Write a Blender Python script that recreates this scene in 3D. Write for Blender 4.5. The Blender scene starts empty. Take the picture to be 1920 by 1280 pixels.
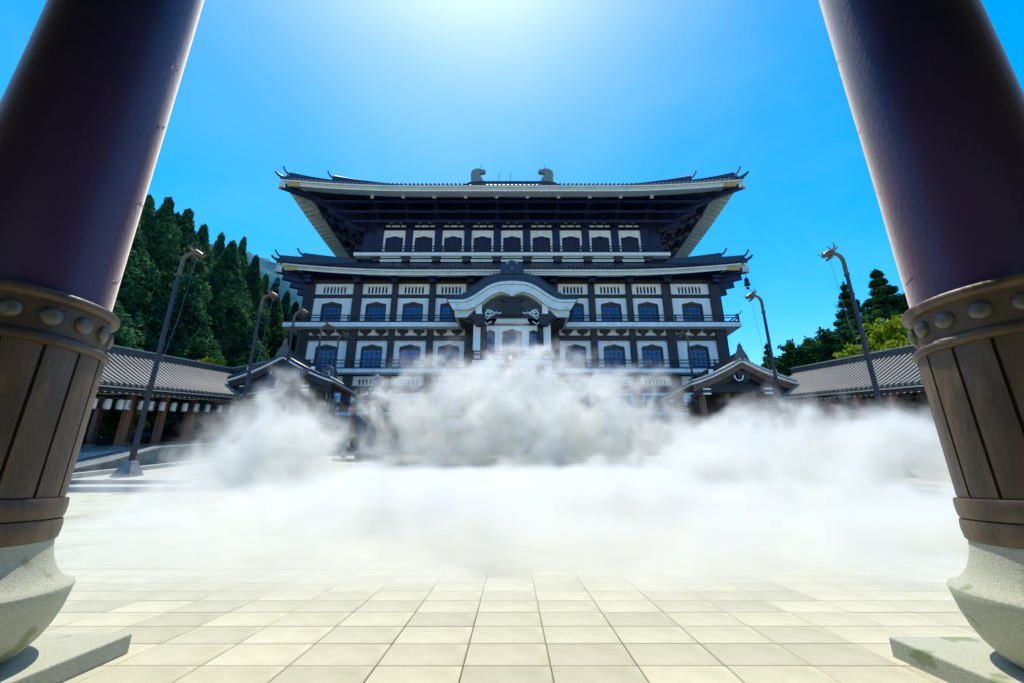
import bpy, math, random
import numpy as np
from mathutils import Vector, Matrix
R = math.radians
rnd = random.Random(7)
scene = bpy.context.scene
col = scene.collection

# ------------------------------------------------------------------ camera, sky, sun, exposure
EYE = 1.3
cam_d = bpy.data.cameras.new('camera'); cam = bpy.data.objects.new('camera', cam_d); col.objects.link(cam)
cam_d.sensor_width = 36.0; cam_d.lens = 36.0 * 815 / 1920
cam_d.clip_start = 0.05; cam_d.clip_end = 5000
cam.location = (0, 0, EYE); cam.rotation_euler = (R(90 + 17.7), 0, 0)
scene.camera = cam

SUN_AZ, SUN_EL = R(-10), R(69)
sun_dir = Vector((math.sin(SUN_AZ) * math.cos(SUN_EL), math.cos(SUN_AZ) * math.cos(SUN_EL), math.sin(SUN_EL)))
world = bpy.data.worlds.new('World'); scene.world = world; world.use_nodes = True
wt = world.node_tree; wt.nodes.clear()
w_out = wt.nodes.new('ShaderNodeOutputWorld'); w_bg = wt.nodes.new('ShaderNodeBackground')
w_sky = wt.nodes.new('ShaderNodeTexSky'); w_sky.sky_type = 'NISHITA'; w_sky.sun_disc = False
w_sky.sun_elevation = SUN_EL; w_sky.sun_rotation = SUN_AZ
w_sky.air_density = 1.0; w_sky.dust_density = 0.56; w_sky.ozone_density = 2.0; w_sky.altitude = 200
w_hs = wt.nodes.new('ShaderNodeHueSaturation'); w_hs.inputs['Saturation'].default_value = 1.56; w_hs.inputs['Hue'].default_value = .497; w_hs.inputs['Value'].default_value = 1.22
wt.links.new(w_sky.outputs[0], w_hs.inputs['Color'])
# very thin uneven high haze all over the sky
w_tc = wt.nodes.new('ShaderNodeTexCoord'); w_mp = wt.nodes.new('ShaderNodeMapping'); w_mp.inputs['Scale'].default_value = (1.6, 2.2, 3.4); w_mp.inputs['Rotation'].default_value = (.3, .2, .6)
w_no = wt.nodes.new('ShaderNodeTexNoise'); w_no.inputs['Scale'].default_value = 1.5; w_no.inputs['Detail'].default_value = 7; w_no.inputs['Roughness'].default_value = .55; w_no.inputs['Distortion'].default_value = .8
w_mr = wt.nodes.new('ShaderNodeMapRange'); w_mr.inputs['From Min'].default_value = .42; w_mr.inputs['From Max'].default_value = .78; w_mr.inputs['To Max'].default_value = .028
w_mx = wt.nodes.new('ShaderNodeMix'); w_mx.data_type = 'RGBA'; w_mx.inputs[7].default_value = (7.5, 8.6, 9.6, 1)
wt.links.new(w_tc.outputs['Generated'], w_mp.inputs['Vector']); wt.links.new(w_mp.outputs[0], w_no.inputs['Vector']); wt.links.new(w_no.outputs['Fac'], w_mr.inputs['Value'])
wt.links.new(w_mr.outputs[0], w_mx.inputs[0]); wt.links.new(w_hs.outputs[0], w_mx.inputs[6]); wt.links.new(w_mx.outputs[2], w_bg.inputs['Color'])
w_bg.inputs['Strength'].default_value = 0.15
wt.links.new(w_bg.outputs[0], w_out.inputs['Surface'])

sun_l = bpy.data.lights.new('sun', 'SUN'); sun_l.energy = 2.8; sun_l.angle = R(0.5); sun_l.color = (1.0, 0.93, 0.80)
sun = bpy.data.objects.new('sun', sun_l); col.objects.link(sun)
sun.location = (0, 0, 80); sun.rotation_euler = sun_dir.to_track_quat('Z', 'Y').to_euler()

scene.view_settings.view_transform = 'Standard'
try: scene.view_settings.look = 'None'
except Exception: pass
scene.view_settings.gamma = 1.0; scene.view_settings.use_curve_mapping = False
scene.view_settings.exposure = 0.7
scene.render.engine = 'CYCLES'
cy = scene.cycles
cy.use_denoising = True
try: cy.denoiser = 'OPENIMAGEDENOISE'
except Exception: pass
cy.max_bounces = 10; cy.diffuse_bounces = 4; cy.glossy_bounces = 3; cy.transmission_bounces = 4
cy.volume_bounces = 6; cy.transparent_max_bounces = 8
cy.volume_max_steps = 512
cy.sample_clamp_indirect = 6.0
cy.use_adaptive_sampling = True; cy.adaptive_threshold = 0.02

# ------------------------------------------------------------------ helpers: tags, materials, meshes
def tag(o, label=None, cat=None, group=None, kind=None):
    if label: o['label'] = label
    if cat: o['category'] = cat
    if group: o['group'] = group
    if kind: o['kind'] = kind
    return o

def root(name, loc, label, cat, group=None, rz=0.0):
    o = bpy.data.objects.new(name, None); o.empty_display_size = 0.3
    col.objects.link(o); o.location = loc; o.rotation_euler = (0, 0, rz)
    return tag(o, label, cat, group)

def copy_tree(o, parent=None):
    c = o.copy(); col.objects.link(c)
    if parent is not None: c.parent = parent
    for ch in list(o.children): copy_tree(ch, c)
    return c

def mat(name, c1, c2=None, rough=0.6, scale=2.0, bump=0.0, bscale=None, spec=0.5, metal=0.0, stretch=(1, 1, 1),
        detail=6.0, lo=0.35, hi=0.65, coat=0.0, spot=None, obj_var=0.0):
    m = bpy.data.materials.new(name); m.use_nodes = True
    nt = m.node_tree; b = nt.nodes['Principled BSDF']
    b.inputs['Roughness'].default_value = rough; b.inputs['Metallic'].default_value = metal
    b.inputs['Specular IOR Level'].default_value = spec
    if coat: b.inputs['Coat Weight'].default_value = coat; b.inputs['Coat Roughness'].default_value = 0.25
    if c2 is None: c2 = tuple(x * 0.75 for x in c1)
    tc = nt.nodes.new('ShaderNodeTexCoord'); mp = nt.nodes.new('ShaderNodeMapping'); mp.inputs['Scale'].default_value = stretch
    nt.links.new(tc.outputs['Object'], mp.inputs['Vector'])
    no = nt.nodes.new('ShaderNodeTexNoise'); no.inputs['Scale'].default_value = scale; no.inputs['Detail'].default_value = detail
    nt.links.new(mp.outputs[0], no.inputs['Vector'])
    mr = nt.nodes.new('ShaderNodeMapRange'); mr.inputs['From Min'].default_value = lo; mr.inputs['From Max'].default_value = hi
    nt.links.new(no.outputs['Fac'], mr.inputs['Value'])
    mx = nt.nodes.new('ShaderNodeMix'); mx.data_type = 'RGBA'
    mx.inputs[6].default_value = (*c1, 1); mx.inputs[7].default_value = (*c2, 1)
    nt.links.new(mr.outputs[0], mx.inputs[0])
    out = mx.outputs[2]
    if spot:
        n2 = nt.nodes.new('ShaderNodeTexNoise'); n2.inputs['Scale'].default_value = spot[1]; n2.inputs['Detail'].default_value = 4
        nt.links.new(mp.outputs[0], n2.inputs['Vector'])
        r2 = nt.nodes.new('ShaderNodeMapRange'); r2.inputs['From Min'].default_value = spot[2]; r2.inputs['From Max'].default_value = spot[2] + 0.06
        nt.links.new(n2.outputs['Fac'], r2.inputs['Value'])
        m2 = nt.nodes.new('ShaderNodeMix'); m2.data_type = 'RGBA'; m2.inputs[7].default_value = (*spot[0], 1)
        nt.links.new(r2.outputs[0], m2.inputs[0]); nt.links.new(out, m2.inputs[6]); out = m2.outputs[2]
    if obj_var:
        oi = nt.nodes.new('ShaderNodeObjectInfo'); hv = nt.nodes.new('ShaderNodeHueSaturation')
        r3 = nt.nodes.new('ShaderNodeMapRange'); r3.inputs['To Min'].default_value = 1 - obj_var; r3.inputs['To Max'].default_value = 1 + obj_var
        nt.links.new(oi.outputs['Random'], r3.inputs['Value']); nt.links.new(r3.outputs[0], hv.inputs['Value'])
        nt.links.new(out, hv.inputs['Color']); out = hv.outputs[0]
    nt.links.new(out, b.inputs['Base Color'])
    if bump:
        n3 = nt.nodes.new('ShaderNodeTexNoise'); n3.inputs['Scale'].default_value = bscale or scale * 6; n3.inputs['Detail'].default_value = 5
        nt.links.new(mp.outputs[0], n3.inputs['Vector'])
        bp = nt.nodes.new('ShaderNodeBump'); bp.inputs['Strength'].default_value = bump; bp.inputs['Distance'].default_value = 0.03
        nt.links.new(n3.outputs['Fac'], bp.inputs['Height']); nt.links.new(bp.outputs[0], b.inputs['Normal'])
    return m

def leaf_mat(name, c1, c2, trans=0.45, scale=0.6):
    m = bpy.data.materials.new(name); m.use_nodes = True
    nt = m.node_tree; nt.nodes.clear()
    o = nt.nodes.new('ShaderNodeOutputMaterial')
    geo = nt.nodes.new('ShaderNodeNewGeometry')
    no = nt.nodes.new('ShaderNodeTexNoise'); no.inputs['Scale'].default_value = scale
    nt.links.new(geo.outputs['Position'], no.inputs['Vector'])
    mr = nt.nodes.new('ShaderNodeMapRange'); mr.inputs['From Min'].default_value = .35; mr.inputs['From Max'].default_value = .65
    nt.links.new(no.outputs['Fac'], mr.inputs['Value'])
    ad = nt.nodes.new('ShaderNodeMath'); ad.operation = 'ADD'
    rr = nt.nodes.new('ShaderNodeMath'); rr.operation = 'MULTIPLY_ADD'; rr.inputs[1].default_value = 0.8; rr.inputs[2].default_value = -0.4
    nt.links.new(geo.outputs['Random Per Island'], rr.inputs[0])
    nt.links.new(mr.outputs[0], ad.inputs[0]); nt.links.new(rr.outputs[0], ad.inputs[1]); ad.use_clamp = True
    mx = nt.nodes.new('ShaderNodeMix'); mx.data_type = 'RGBA'; mx.inputs[6].default_value = (*c1, 1); mx.inputs[7].default_value = (*c2, 1)
    nt.links.new(ad.outputs[0], mx.inputs[0])
    d = nt.nodes.new('ShaderNodeBsdfDiffuse'); t = nt.nodes.new('ShaderNodeBsdfTranslucent'); s = nt.nodes.new('ShaderNodeMixShader')
    s.inputs[0].default_value = trans
    nt.links.new(mx.outputs[2], d.inputs['Color']); nt.links.new(mx.outputs[2], t.inputs['Color'])
    nt.links.new(d.outputs[0], s.inputs[1]); nt.links.new(t.outputs[0], s.inputs[2]); nt.links.new(s.outputs[0], o.inputs['Surface'])
    return m

M = {
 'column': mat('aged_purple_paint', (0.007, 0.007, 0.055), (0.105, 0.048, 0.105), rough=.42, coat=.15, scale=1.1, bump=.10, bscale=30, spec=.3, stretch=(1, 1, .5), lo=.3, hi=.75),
 'bronze': mat('weathered_bronze', (0.040, 0.027, 0.018), (0.155, 0.102, 0.052), rough=.48, scale=3.6, bump=.25, bscale=25, spec=.45, metal=.0, stretch=(1, 1, .32), lo=.3, hi=.72, detail=10, spot=((.17, .095, .045), 4.5, .62)),
 'stud': mat('bronze_stud', (0.085, 0.08, 0.06), (0.15, 0.14, 0.10), rough=.4, scale=14, metal=.1, spec=.5),
 'granite': mat('mossy_granite', (0.50, 0.50, 0.39), (0.39, 0.40, 0.28), rough=.85, scale=60, bump=.25, bscale=80, detail=4, lo=.36, hi=.66, spot=((.27, .30, .16), 3.2, .60)),
 'paver': mat('pale_paving_stone', (0.58, 0.545, 0.385), (0.47, 0.445, 0.285), rough=.8, scale=2.2, bump=.12, bscale=60, detail=9, spot=((.43, .385, .20), 1.6, .60), obj_var=.11),
 'joint': mat('joint_mortar', (0.36, 0.33, 0.20), (0.27, 0.25, 0.15), rough=.95, scale=8),
 'court': mat('courtyard_stone', (0.54, 0.52, 0.41), (0.44, 0.43, 0.33), rough=.85, scale=.8, bump=.1, bscale=12, spot=((.30, .31, .26), .5, .58)),
 'wall_stone': mat('grey_wall_stone', (0.20, 0.23, 0.22), (0.13, 0.16, 0.15), rough=.85, scale=2.5, bump=.2, bscale=14),
 'kerb': mat('pale_kerb_stone', (0.50, 0.49, 0.42), (0.40, 0.40, 0.34), rough=.8, scale=4, bump=.1),
 'gravel': mat('white_gravel', (0.58, 0.57, 0.52), (0.36, 0.36, 0.32), rough=.9, scale=9, bump=.6, bscale=18, detail=8),
 'navy': mat('shade_blue_timber', (0.006, 0.013, 0.066), (0.011, 0.019, 0.08), rough=.55, scale=1.2, spec=.4),  # blue cast of deep shade put into the timber colour
 'pillar': mat('dark_brown_pillar', (0.022, 0.017, 0.024), (0.038, 0.027, 0.032), rough=.55, scale=1.0, stretch=(1, 1, .3), spec=.4),
 'white': mat('white_plaster', (0.84, 0.85, 0.84), (0.66, 0.71, 0.72), rough=.7, scale=1.6, bump=.03, stretch=(1.6, 1.6, .22), lo=.42, hi=.72),
 'pale': mat('pale_painted_concrete', (0.70, 0.73, 0.68), (0.52, 0.58, 0.53), rough=.7, scale=1.4, stretch=(.5, .5, 2)),
 'pale_old': mat('flaking_white_paint', (0.76, 0.79, 0.77), (0.62, 0.67, 0.66), rough=.7, scale=1.4, spot=((.16, .2, .2), 4.5, .66)),
 'pediment': mat('olive_pediment_board', (0.06, 0.07, 0.062), (0.04, 0.048, 0.045), rough=.6, scale=2, stretch=(.3, 1, 3)),
 'frame': mat('brown_window_frame', (0.05, 0.032, 0.03), (0.035, 0.025, 0.026), rough=.5, scale=2),
 'glass': mat('sky_painted_glass', (0.016, 0.05, 0.20), (0.025, 0.075, 0.27), rough=.12, scale=.5, spec=.9, obj_var=.45),  # reflected sky painted into the base blue
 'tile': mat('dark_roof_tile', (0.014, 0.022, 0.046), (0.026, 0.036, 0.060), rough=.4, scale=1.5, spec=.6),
 'gtile': mat('grey_gallery_tile', (0.27, 0.235, 0.185), (0.17, 0.15, 0.125), rough=.6, scale=.8, spec=.3, obj_var=.05),
 'gbase': mat('row_shadow_bed', (0.035, 0.034, 0.033), rough=.8, scale=2),  # darkened to stand for shadow between the tile rows
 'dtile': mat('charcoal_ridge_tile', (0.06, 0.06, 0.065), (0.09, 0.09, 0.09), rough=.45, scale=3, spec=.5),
 'red': mat('red_brown_timber', (0.25, 0.085, 0.045), (0.15, 0.058, 0.038), rough=.55, scale=2.5, stretch=(3, 3, .3)),
 'wood': mat('brown_timber', (0.17, 0.088, 0.048), (0.10, 0.055, 0.034), rough=.6, scale=2.5, stretch=(1, 1, 1)),
 'dark': mat('dark_timber', (0.016, 0.014, 0.018), (0.026, 0.021, 0.022), rough=.6, scale=2),
 'gold': mat('gilded_metal', (0.70, 0.42, 0.11), (0.5, 0.30, 0.08), rough=.4, scale=6, metal=.3),
 'pole': mat('dark_pole_metal', (0.030, 0.022, 0.034), (0.05, 0.036, 0.042), rough=.4, scale=2, metal=.3, stretch=(2, 2, .3)),
 'dragon': mat('tarnished_gilt', (0.20, 0.13, 0.07), (0.10, 0.07, 0.05), rough=.45, scale=8, metal=.4),
 'paper': mat('lantern_paper', (0.72, 0.70, 0.60), (0.62, 0.59, 0.5), rough=.8, scale=6),
 'ink': mat('black_ink', (0.02, 0.018, 0.02), rough=.6, scale=5),
 'lstone': mat('grey_lantern_stone', (0.25, 0.27, 0.26), (0.16, 0.185, 0.18), rough=.85, scale=4, bump=.3, bscale=20),
 'dstone': mat('dark_polished_stone', (0.03, 0.045, 0.06), (0.05, 0.07, 0.09), rough=.35, scale=3, spec=.6),
 'bark': mat('cedar_bark', (0.09, 0.06, 0.045), (0.05, 0.036, 0.03), rough=.9, scale=3, stretch=(3, 3, .4), bump=.4),
 'cedar': leaf_mat('cedar_needles', (0.014, 0.070, 0.050), (0.10, 0.26, 0.10), .55),
 'cedar2': leaf_mat('dark_fir_needles', (0.012, 0.060, 0.028), (0.065, 0.18, 0.045), .5),
 'ginkgo': leaf_mat('yellow_green_leaves', (0.20, 0.30, 0.015), (0.32, 0.40, 0.03), .5, 1.5),
 'shrub': leaf_mat('shrub_leaves', (0.03, 0.09, 0.02), (0.08, 0.17, 0.04), .45, 1.5),
 'hill': mat('haze_blue_woods', (0.030, 0.10, 0.15), (0.075, 0.19, 0.20), rough=.95, scale=.035, detail=12, lo=.42, hi=.58, bump=1.0, bscale=.12, spec=0),  # blue of distant haze put into the forest colour
 'rope': mat('blue_rope', (0.10, 0.18, 0.30), rough=.7),
 'bell': mat('bronze_bell', (0.03, 0.035, 0.05), (0.05, 0.05, 0.05), rough=.4, metal=.3),
}

def tone_by_height():
    """the column paint turns from mauve lower down to navy higher up"""
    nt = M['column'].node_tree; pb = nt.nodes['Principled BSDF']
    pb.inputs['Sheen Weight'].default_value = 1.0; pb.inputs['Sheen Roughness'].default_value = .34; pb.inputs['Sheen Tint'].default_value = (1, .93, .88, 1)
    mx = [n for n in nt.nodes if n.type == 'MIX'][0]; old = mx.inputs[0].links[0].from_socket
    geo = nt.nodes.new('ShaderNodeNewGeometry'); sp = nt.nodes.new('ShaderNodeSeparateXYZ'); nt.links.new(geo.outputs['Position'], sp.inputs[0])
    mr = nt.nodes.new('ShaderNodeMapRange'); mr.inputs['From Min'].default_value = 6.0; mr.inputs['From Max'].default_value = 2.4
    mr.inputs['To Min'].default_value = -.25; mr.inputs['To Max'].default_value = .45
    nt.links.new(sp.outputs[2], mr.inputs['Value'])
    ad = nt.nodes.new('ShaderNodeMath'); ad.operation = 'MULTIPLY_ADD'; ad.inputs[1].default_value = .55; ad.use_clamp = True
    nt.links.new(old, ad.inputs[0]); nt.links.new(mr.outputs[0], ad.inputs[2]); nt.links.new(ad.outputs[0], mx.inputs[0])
tone_by_height()

def wloc(o):
    v = Vector((0, 0, 0))
    while o is not None:
        v += o.location; o = o.parent
    return v

MESHCACHE = {}
class MB:
    def __init__(s): s.v = []; s.f = []
    def add(s, vs, fs):
        n = len(s.v); s.v.extend([tuple(p) for p in vs]); s.f.extend([tuple(i + n for i in f) for f in fs]); return s
    def box(s, x0, x1, y0, y1, z0, z1):
        return s.add([(x0, y0, z0), (x1, y0, z0), (x1, y1, z0), (x0, y1, z0), (x0, y0, z1), (x1, y0, z1), (x1, y1, z1), (x0, y1, z1)],
                     [(0, 3, 2, 1), (4, 5, 6, 7), (0, 1, 5, 4), (1, 2, 6, 5), (2, 3, 7, 6), (3, 0, 4, 7)])
    def bar(s, a, b, w, h, up=(0, 0, 1)):
        a = Vector(a); b = Vector(b); d = (b - a).normalized(); u = Vector(up)
        if abs(d.dot(u)) > .98: u = Vector((0, 1, 0))
        r = d.cross(u).normalized() * (w / 2); u = r.cross(d).normalized() * (h / 2)
        vs = [p + q for p in (a, b) for q in (-r - u, r - u, r + u, -r + u)]
        return s.add(vs, [(0, 1, 2, 3), (7, 6, 5, 4), (0, 4, 5, 1), (1, 5, 6, 2), (2, 6, 7, 3), (3, 7, 4, 0)])
    def tube(s, pts, rad, n=8, cap=True):
        pts = [Vector(p) for p in pts]
        if not hasattr(rad, '__len__'): rad = [rad] * len(pts)
        vs = []; fs = []; prev = None
        for i, p in enumerate(pts):
            d = (pts[min(i + 1, len(pts) - 1)] - pts[max(i - 1, 0)]).normalized()
            ref = prev if prev is not None else (Vector((1, 0, 0)) if abs(d.x) < .9 else Vector((0, 1, 0)))
            a = (ref - d * ref.dot(d)).normalized(); b = d.cross(a); prev = a
            for k in range(n):
                t = 2 * math.pi * k / n; vs.append(p + (a * math.cos(t) + b * math.sin(t)) * rad[i])
        for i in range(len(pts) - 1):
            for k in range(n):
                k2 = (k + 1) % n; fs.append((i * n + k, i * n + k2, (i + 1) * n + k2, (i + 1) * n + k))
        if cap:
            fs.append(tuple(range(n - 1, -1, -1))); fs.append(tuple((len(pts) - 1) * n + k for k in range(n)))
        return s.add(vs, fs)
    def lathe(s, prof, n=24, c=(0, 0, 0), a0=0.0, a1=2 * math.pi):
        full = abs(a1 - a0 - 2 * math.pi) < 1e-6; m = n if full else n + 1; vs = []; fs = []
        for (r, z) in prof:
            for k in range(m):
                t = a0 + (a1 - a0) * k / n; vs.append((c[0] + r * math.cos(t), c[1] + r * math.sin(t), c[2] + z))
        for i in range(len(prof) - 1):
            for k in range(n):
                k2 = (k + 1) % m; fs.append((i * m + k, i * m + k2, (i + 1) * m + k2, (i + 1) * m + k))
        return s.add(vs, fs)
    def prism(s, outline, y0, y1):
        """outline of (x, z) points, extruded along y"""
        n = len(outline); vs = [(x, y0, z) for x, z in outline] + [(x, y1, z) for x, z in outline]
        fs = [tuple(range(n)), tuple(range(2 * n - 1, n - 1, -1))] + [((i + 1) % n, i, n + i, n + (i + 1) % n) for i in range(n)]
        return s.add(vs, fs)
    def grid(s, P, close=False):
        h = len(P); w = len(P[0]); vs = [p for r in P for p in r]
        return s.add(vs, [(i * w + j, i * w + j + 1, (i + 1) * w + j + 1, (i + 1) * w + j) for i in range(h - 1) for j in range(w - 1)])
    def mirror(s):
        n = len(s.v); s.v += [(-x, y, z) for x, y, z in s.v]; s.f += [tuple(i + n for i in reversed(f)) for f in s.f]; return s
    def build(s, name, m, parent=None, smooth=False, bevel=0.0, seg=1, fix=True, label=None, kind=None, angle=40):
        L = wloc(parent) if parent is not None else Vector((0, 0, 0))
        me = bpy.data.meshes.new(name)
        me.from_pydata([(x - L.x, y - L.y, z - L.z) for x, y, z in s.v], [], s.f)
        if fix:
            import bmesh
            bm = bmesh.new(); bm.from_mesh(me); bmesh.ops.recalc_face_normals(bm, faces=bm.faces); bm.to_mesh(me); bm.free()
        me.materials.append(m)
        if smooth:
            me.polygons.foreach_set('use_smooth', [True] * len(me.polygons))
            try: me.set_sharp_from_angle(angle=R(angle))
            except Exception: pass
        me.update()
        o = bpy.data.objects.new(name, me); col.objects.link(o)
        if parent is not None: o.parent = parent
        if bevel:
            bv = o.modifiers.new('bevel', 'BEVEL'); bv.width = bevel; bv.segments = seg; bv.limit_method = 'ANGLE'
        if label: o['label'] = label
        if kind: o['kind'] = kind
        return o

def inst(src, name, parent, offset=(0, 0, 0), rz=0.0):
    """another object that shares src's mesh"""
    o = src.copy(); o.name = name; col.objects.link(o); o.parent = parent
    o.location = src.location + Vector(offset); o.rotation_euler = (0, 0, rz)
    return o

SL = 0.118
def ground(y):
    return SL * (min(max(y, 7.4), 40.0) - 7.4)

# ------------------------------------------------------------------ ground
g = MB()
X0, X1 = -400, 400
prof = [(7.4, 0), (40.0, ground(40)), (500, ground(40))]
xs = [-400, -60, -30, 0, 30, 60, 400]
g.grid([[(x, y, z) for x in xs] for y, z in prof])
tag(g.build('courtyard', M['court'], fix=False), kind='structure')
gb = MB(); gb.grid([[(-400, -300, -.03), (400, -300, -.03)], [(-400, 7.4, -.03), (400, 7.4, -.03)]])
gb.add([(-400, 7.4, -.03), (400, 7.4, -.03), (400, 7.4, 0), (-400, 7.4, 0)], [(0, 1, 2, 3)])
gfl = gb.build('gate_floor', M['joint'], fix=False); tag(gfl, kind='structure')
# paving stones of the gate floor, one by one
TW, TD, JG = .645, .455, .007
st = MB(); b_ = .006
st.add([(0, 0, -.04), (TW - JG, 0, -.04), (TW - JG, TD - JG, -.04), (0, TD - JG, -.04),
        (0, 0, -b_), (TW - JG, 0, -b_), (TW - JG, TD - JG, -b_), (0, TD - JG, -b_),
        (b_, b_, 0), (TW - JG - b_, b_, 0), (TW - JG - b_, TD - JG - b_, 0), (b_, TD - JG - b_, 0)],
       [(0, 1, 5, 4), (1, 2, 6, 5), (2, 3, 7, 6), (3, 0, 4, 7), (4, 5, 9, 8), (5, 6, 10, 9), (6, 7, 11, 10), (7, 4, 8, 11), (8, 9, 10, 11)])
proto = st.build('paving_stone', M['paver'], gfl, fix=False)
first = True
for j in range(12):
    y = 3.78 + TD * (j - 4)
    for i in range(-12, 12):
        x = -.36 + TW * i
        if abs(x + TW / 2) > 7.6: continue
        o = proto if first else inst(proto, 'paving_stone', gfl)
        first = False
        o.location = (x + JG / 2, y + JG / 2, rnd.uniform(-.0015, .0015))
        o.rotation_euler = (rnd.uniform(-.001, .001), rnd.uniform(-.001, .001), 0)
# stones nearer and behind the camera, outside the picture: one joined sheet
o2 = MB()
for j in range(-14, 0):
    y = 3.78 + TD * (j - 4)
    for i in range(-16, 16):
        x = -.36 + TW * i; o2.add([(x, y, 0), (x + TW - JG, y, 0), (x + TW - JG, y + TD - JG, 0), (x, y + TD - JG, 0)], [(0, 1, 2, 3)])
o2.build('paving', M['paver'], gfl, fix=False, kind='stuff')

# paving going on up the slope into the mist, joined
court = bpy.data.objects['courtyard']
o3 = MB(); zz = lambda yy: SL * max(0.0, yy - 7.4) + .005
for j in range(16):
    y = 3.78 + TD * (j + 8)
    for i in range(-22, 23):
        x = -.36 + TW * i + JG / 2; y0 = y + JG / 2; y1 = y + TD - JG / 2
        o3.add([(x, y0, zz(y0)), (x + TW - JG, y0, zz(y0)), (x + TW - JG, y1, zz(y1)), (x, y1, zz(y1))], [(0, 1, 2, 3)])
o3.build('paving', M['paver'], court, fix=False, kind='stuff')
# ------------------------------------------------------------------ gate columns
def gate_column(cx, cy, label, flip):
    rt = root('gate_column', (cx, cy, 0), label, 'column', 'columns of the entrance gate')
    P = MB(); w = .837; P.box(cx - w, cx + w, cy - w, cy + w, -.03, .135)
    P.build('plinth', M['granite'], rt, bevel=.012, seg=2)
    prof = [(.47, .135), (.52, .14), (.585, .18), (.645, .25), (.69, .33), (.722, .42), (.744, .52), (.753, .574), (.748, .584),
            (.70, .605), (.655, .645), (.62, .70), (.595, .76), (.578, .83), (.57, .885)]
    MB().lathe(prof, 72, (cx, cy, 0)).build('stone_base', M['granite'], rt, smooth=True, fix=False)
    MB().lathe([(.56, .885), (.55, .875), (.556, .872), (.585, .90), (.592, .96), (.592, 1.0), (.586, 1.03), (.565, 1.035)], 72, (cx, cy, 0)).build('lower_ring', M['bronze'], rt, smooth=True, fix=False)
    MB().lathe([(.56, 1.035), (.58, 1.04), (.588, 1.06), (.592, 1.12), (.590, 1.165), (.582, 1.178), (.54, 1.18)], 72, (cx, cy, 0)).build('upper_ring', M['bronze'], rt, smooth=True, fix=False)
    MB().lathe([(.532, 1.15), (.532, 2.60)], 72, (cx, cy, 0)).build('sheath_core', M['dark'], rt, smooth=True, fix=False)
    n = 16; a = 2 * math.pi / n; gp = .013
    pm = MB(); k = 6; rows = []
    for (r, z, e) in [(.535, 1.182, gp), (.560, 1.184, gp), (.564, 1.20, gp + .006), (.566, 2.22, gp + .006), (.562, 2.235, gp), (.535, 2.24, gp)]:
        rows.append([(r * math.cos(t), r * math.sin(t), z) for t in [-a / 2 + e / 1.0 + (a - 2 * e) * q / k for q in range(k + 1)]])
    pm.grid(rows)
    for sgn in (0, -1):
        pts = [r[sgn] for r in rows]; rr = [(p[0] * .535 / math.hypot(p[0], p[1]), p[1] * .535 / math.hypot(p[0], p[1]), p[2]) for p in pts]
        pm.grid([pts, rr])
    base = None
    for i in range(n):
        if base is None:
            base = pm.build('plate', M['bronze'], None, smooth=True, angle=25); base.parent = rt; base.location = (0, 0, 0); ob = base
        else:
            ob = base.copy(); ob.name = 'plate'; col.objects.link(ob); ob.parent = rt
        ob.rotation_euler = (0, 0, a * i + flip)
    MB().lathe([(.53, 2.235), (.566, 2.237), (.583, 2.247), (.589, 2.266), (.584, 2.29), (.57, 2.306), (.55, 2.315), (.538, 2.33)], 72, (cx, cy, 0)).build('lower_rim', M['bronze'], rt, smooth=True, fix=False)
    MB().lathe([(.538, 2.32), (.538, 2.555)], 72, (cx, cy, 0)).build('collar_band', M['bronze'], rt, smooth=True, fix=False)
    MB().lathe([(.535, 2.55), (.562, 2.553), (.583, 2.566), (.592, 2.59), (.588, 2.616), (.575, 2.63), (.55, 2.64), (.515, 2.645)], 72, (cx, cy, 0)).build('upper_rim', M['bronze'], rt, smooth=True, fix=False)
    sm = MB().lathe([(.066, -.006), (.066, .012), (.062, .020), (.055, .024), (.051, .029), (.037, .036), (.016, .040), (0.0005, .041)], 20)
    sm.v = [(.537 + z, x, 2.442 + y) for x, y, z in sm.v]
    sb = None
    for i in range(n):
        if sb is None:
            sb = sm.build('stud', M['stud'], None, smooth=True, fix=True, angle=60); sb.parent = rt; ob = sb
        else:
            ob = sb.copy(); ob.name = 'stud'; col.objects.link(ob); ob.parent = rt
        ob.rotation_euler = (0, 0, a * (i + .45) + flip)
    sh = MB(); rows = []
    for i in range(41):
        z = 2.60 + (9.62 - 2.60) * i / 40
        rows.append([((.514 - .0022 * (z - 2.6) + .0022 * math.sin(z * 3.1 + 2 * t)) * math.cos(t) + cx, (.514 - .0022 * (z - 2.6) + .0022 * math.sin(z * 2.3 + 3 * t)) * math.sin(t) + cy, z) for t in [2 * math.pi * q / 96 for q in range(97)]])
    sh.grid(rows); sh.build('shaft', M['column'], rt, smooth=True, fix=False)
    # peeled ridges and scratches of the paint
    rr = random.Random(int(cx * 10) + 50)
    side = -1 if cx > 0 else 1
    for q in range(4):
        z = 2.9 + q * .8 + rr.uniform(-.1, .1); t0 = math.atan2(-cy, -cx) + side * rr.uniform(.75, 1.15)
        pts = []
        for kk in range(9):
            t = t0 + side * kk * .045 * rr.uniform(.8, 1.2); z += rr.choice((-.004, .004, .03, .012))
            r = .5145 - .0022 * (z - 2.6) + .0025
            pts.append((cx + r * math.cos(t), cy + r * math.sin(t), z))
        MB().tube(pts, .0013, 5).build('paint_crack', M['column'], rt, smooth=True)
    return rt
gate_column(-3.88, 3.20, 'dark purple gate column at the left edge with bronze sheath and studded collar on mossy stone base', 0.20)
gate_column(3.79, 3.12, 'dark purple gate column at the right edge with rust patches on its bronze sheath', 0.32)
gr = root('unseen_gate_building', (0, -2.5, 0), 'unseen dark timber gate hall, added to shade the two columns its ceiling rests on', 'gate')  # out of view; roof and walls added to darken the columns' near sides
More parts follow.
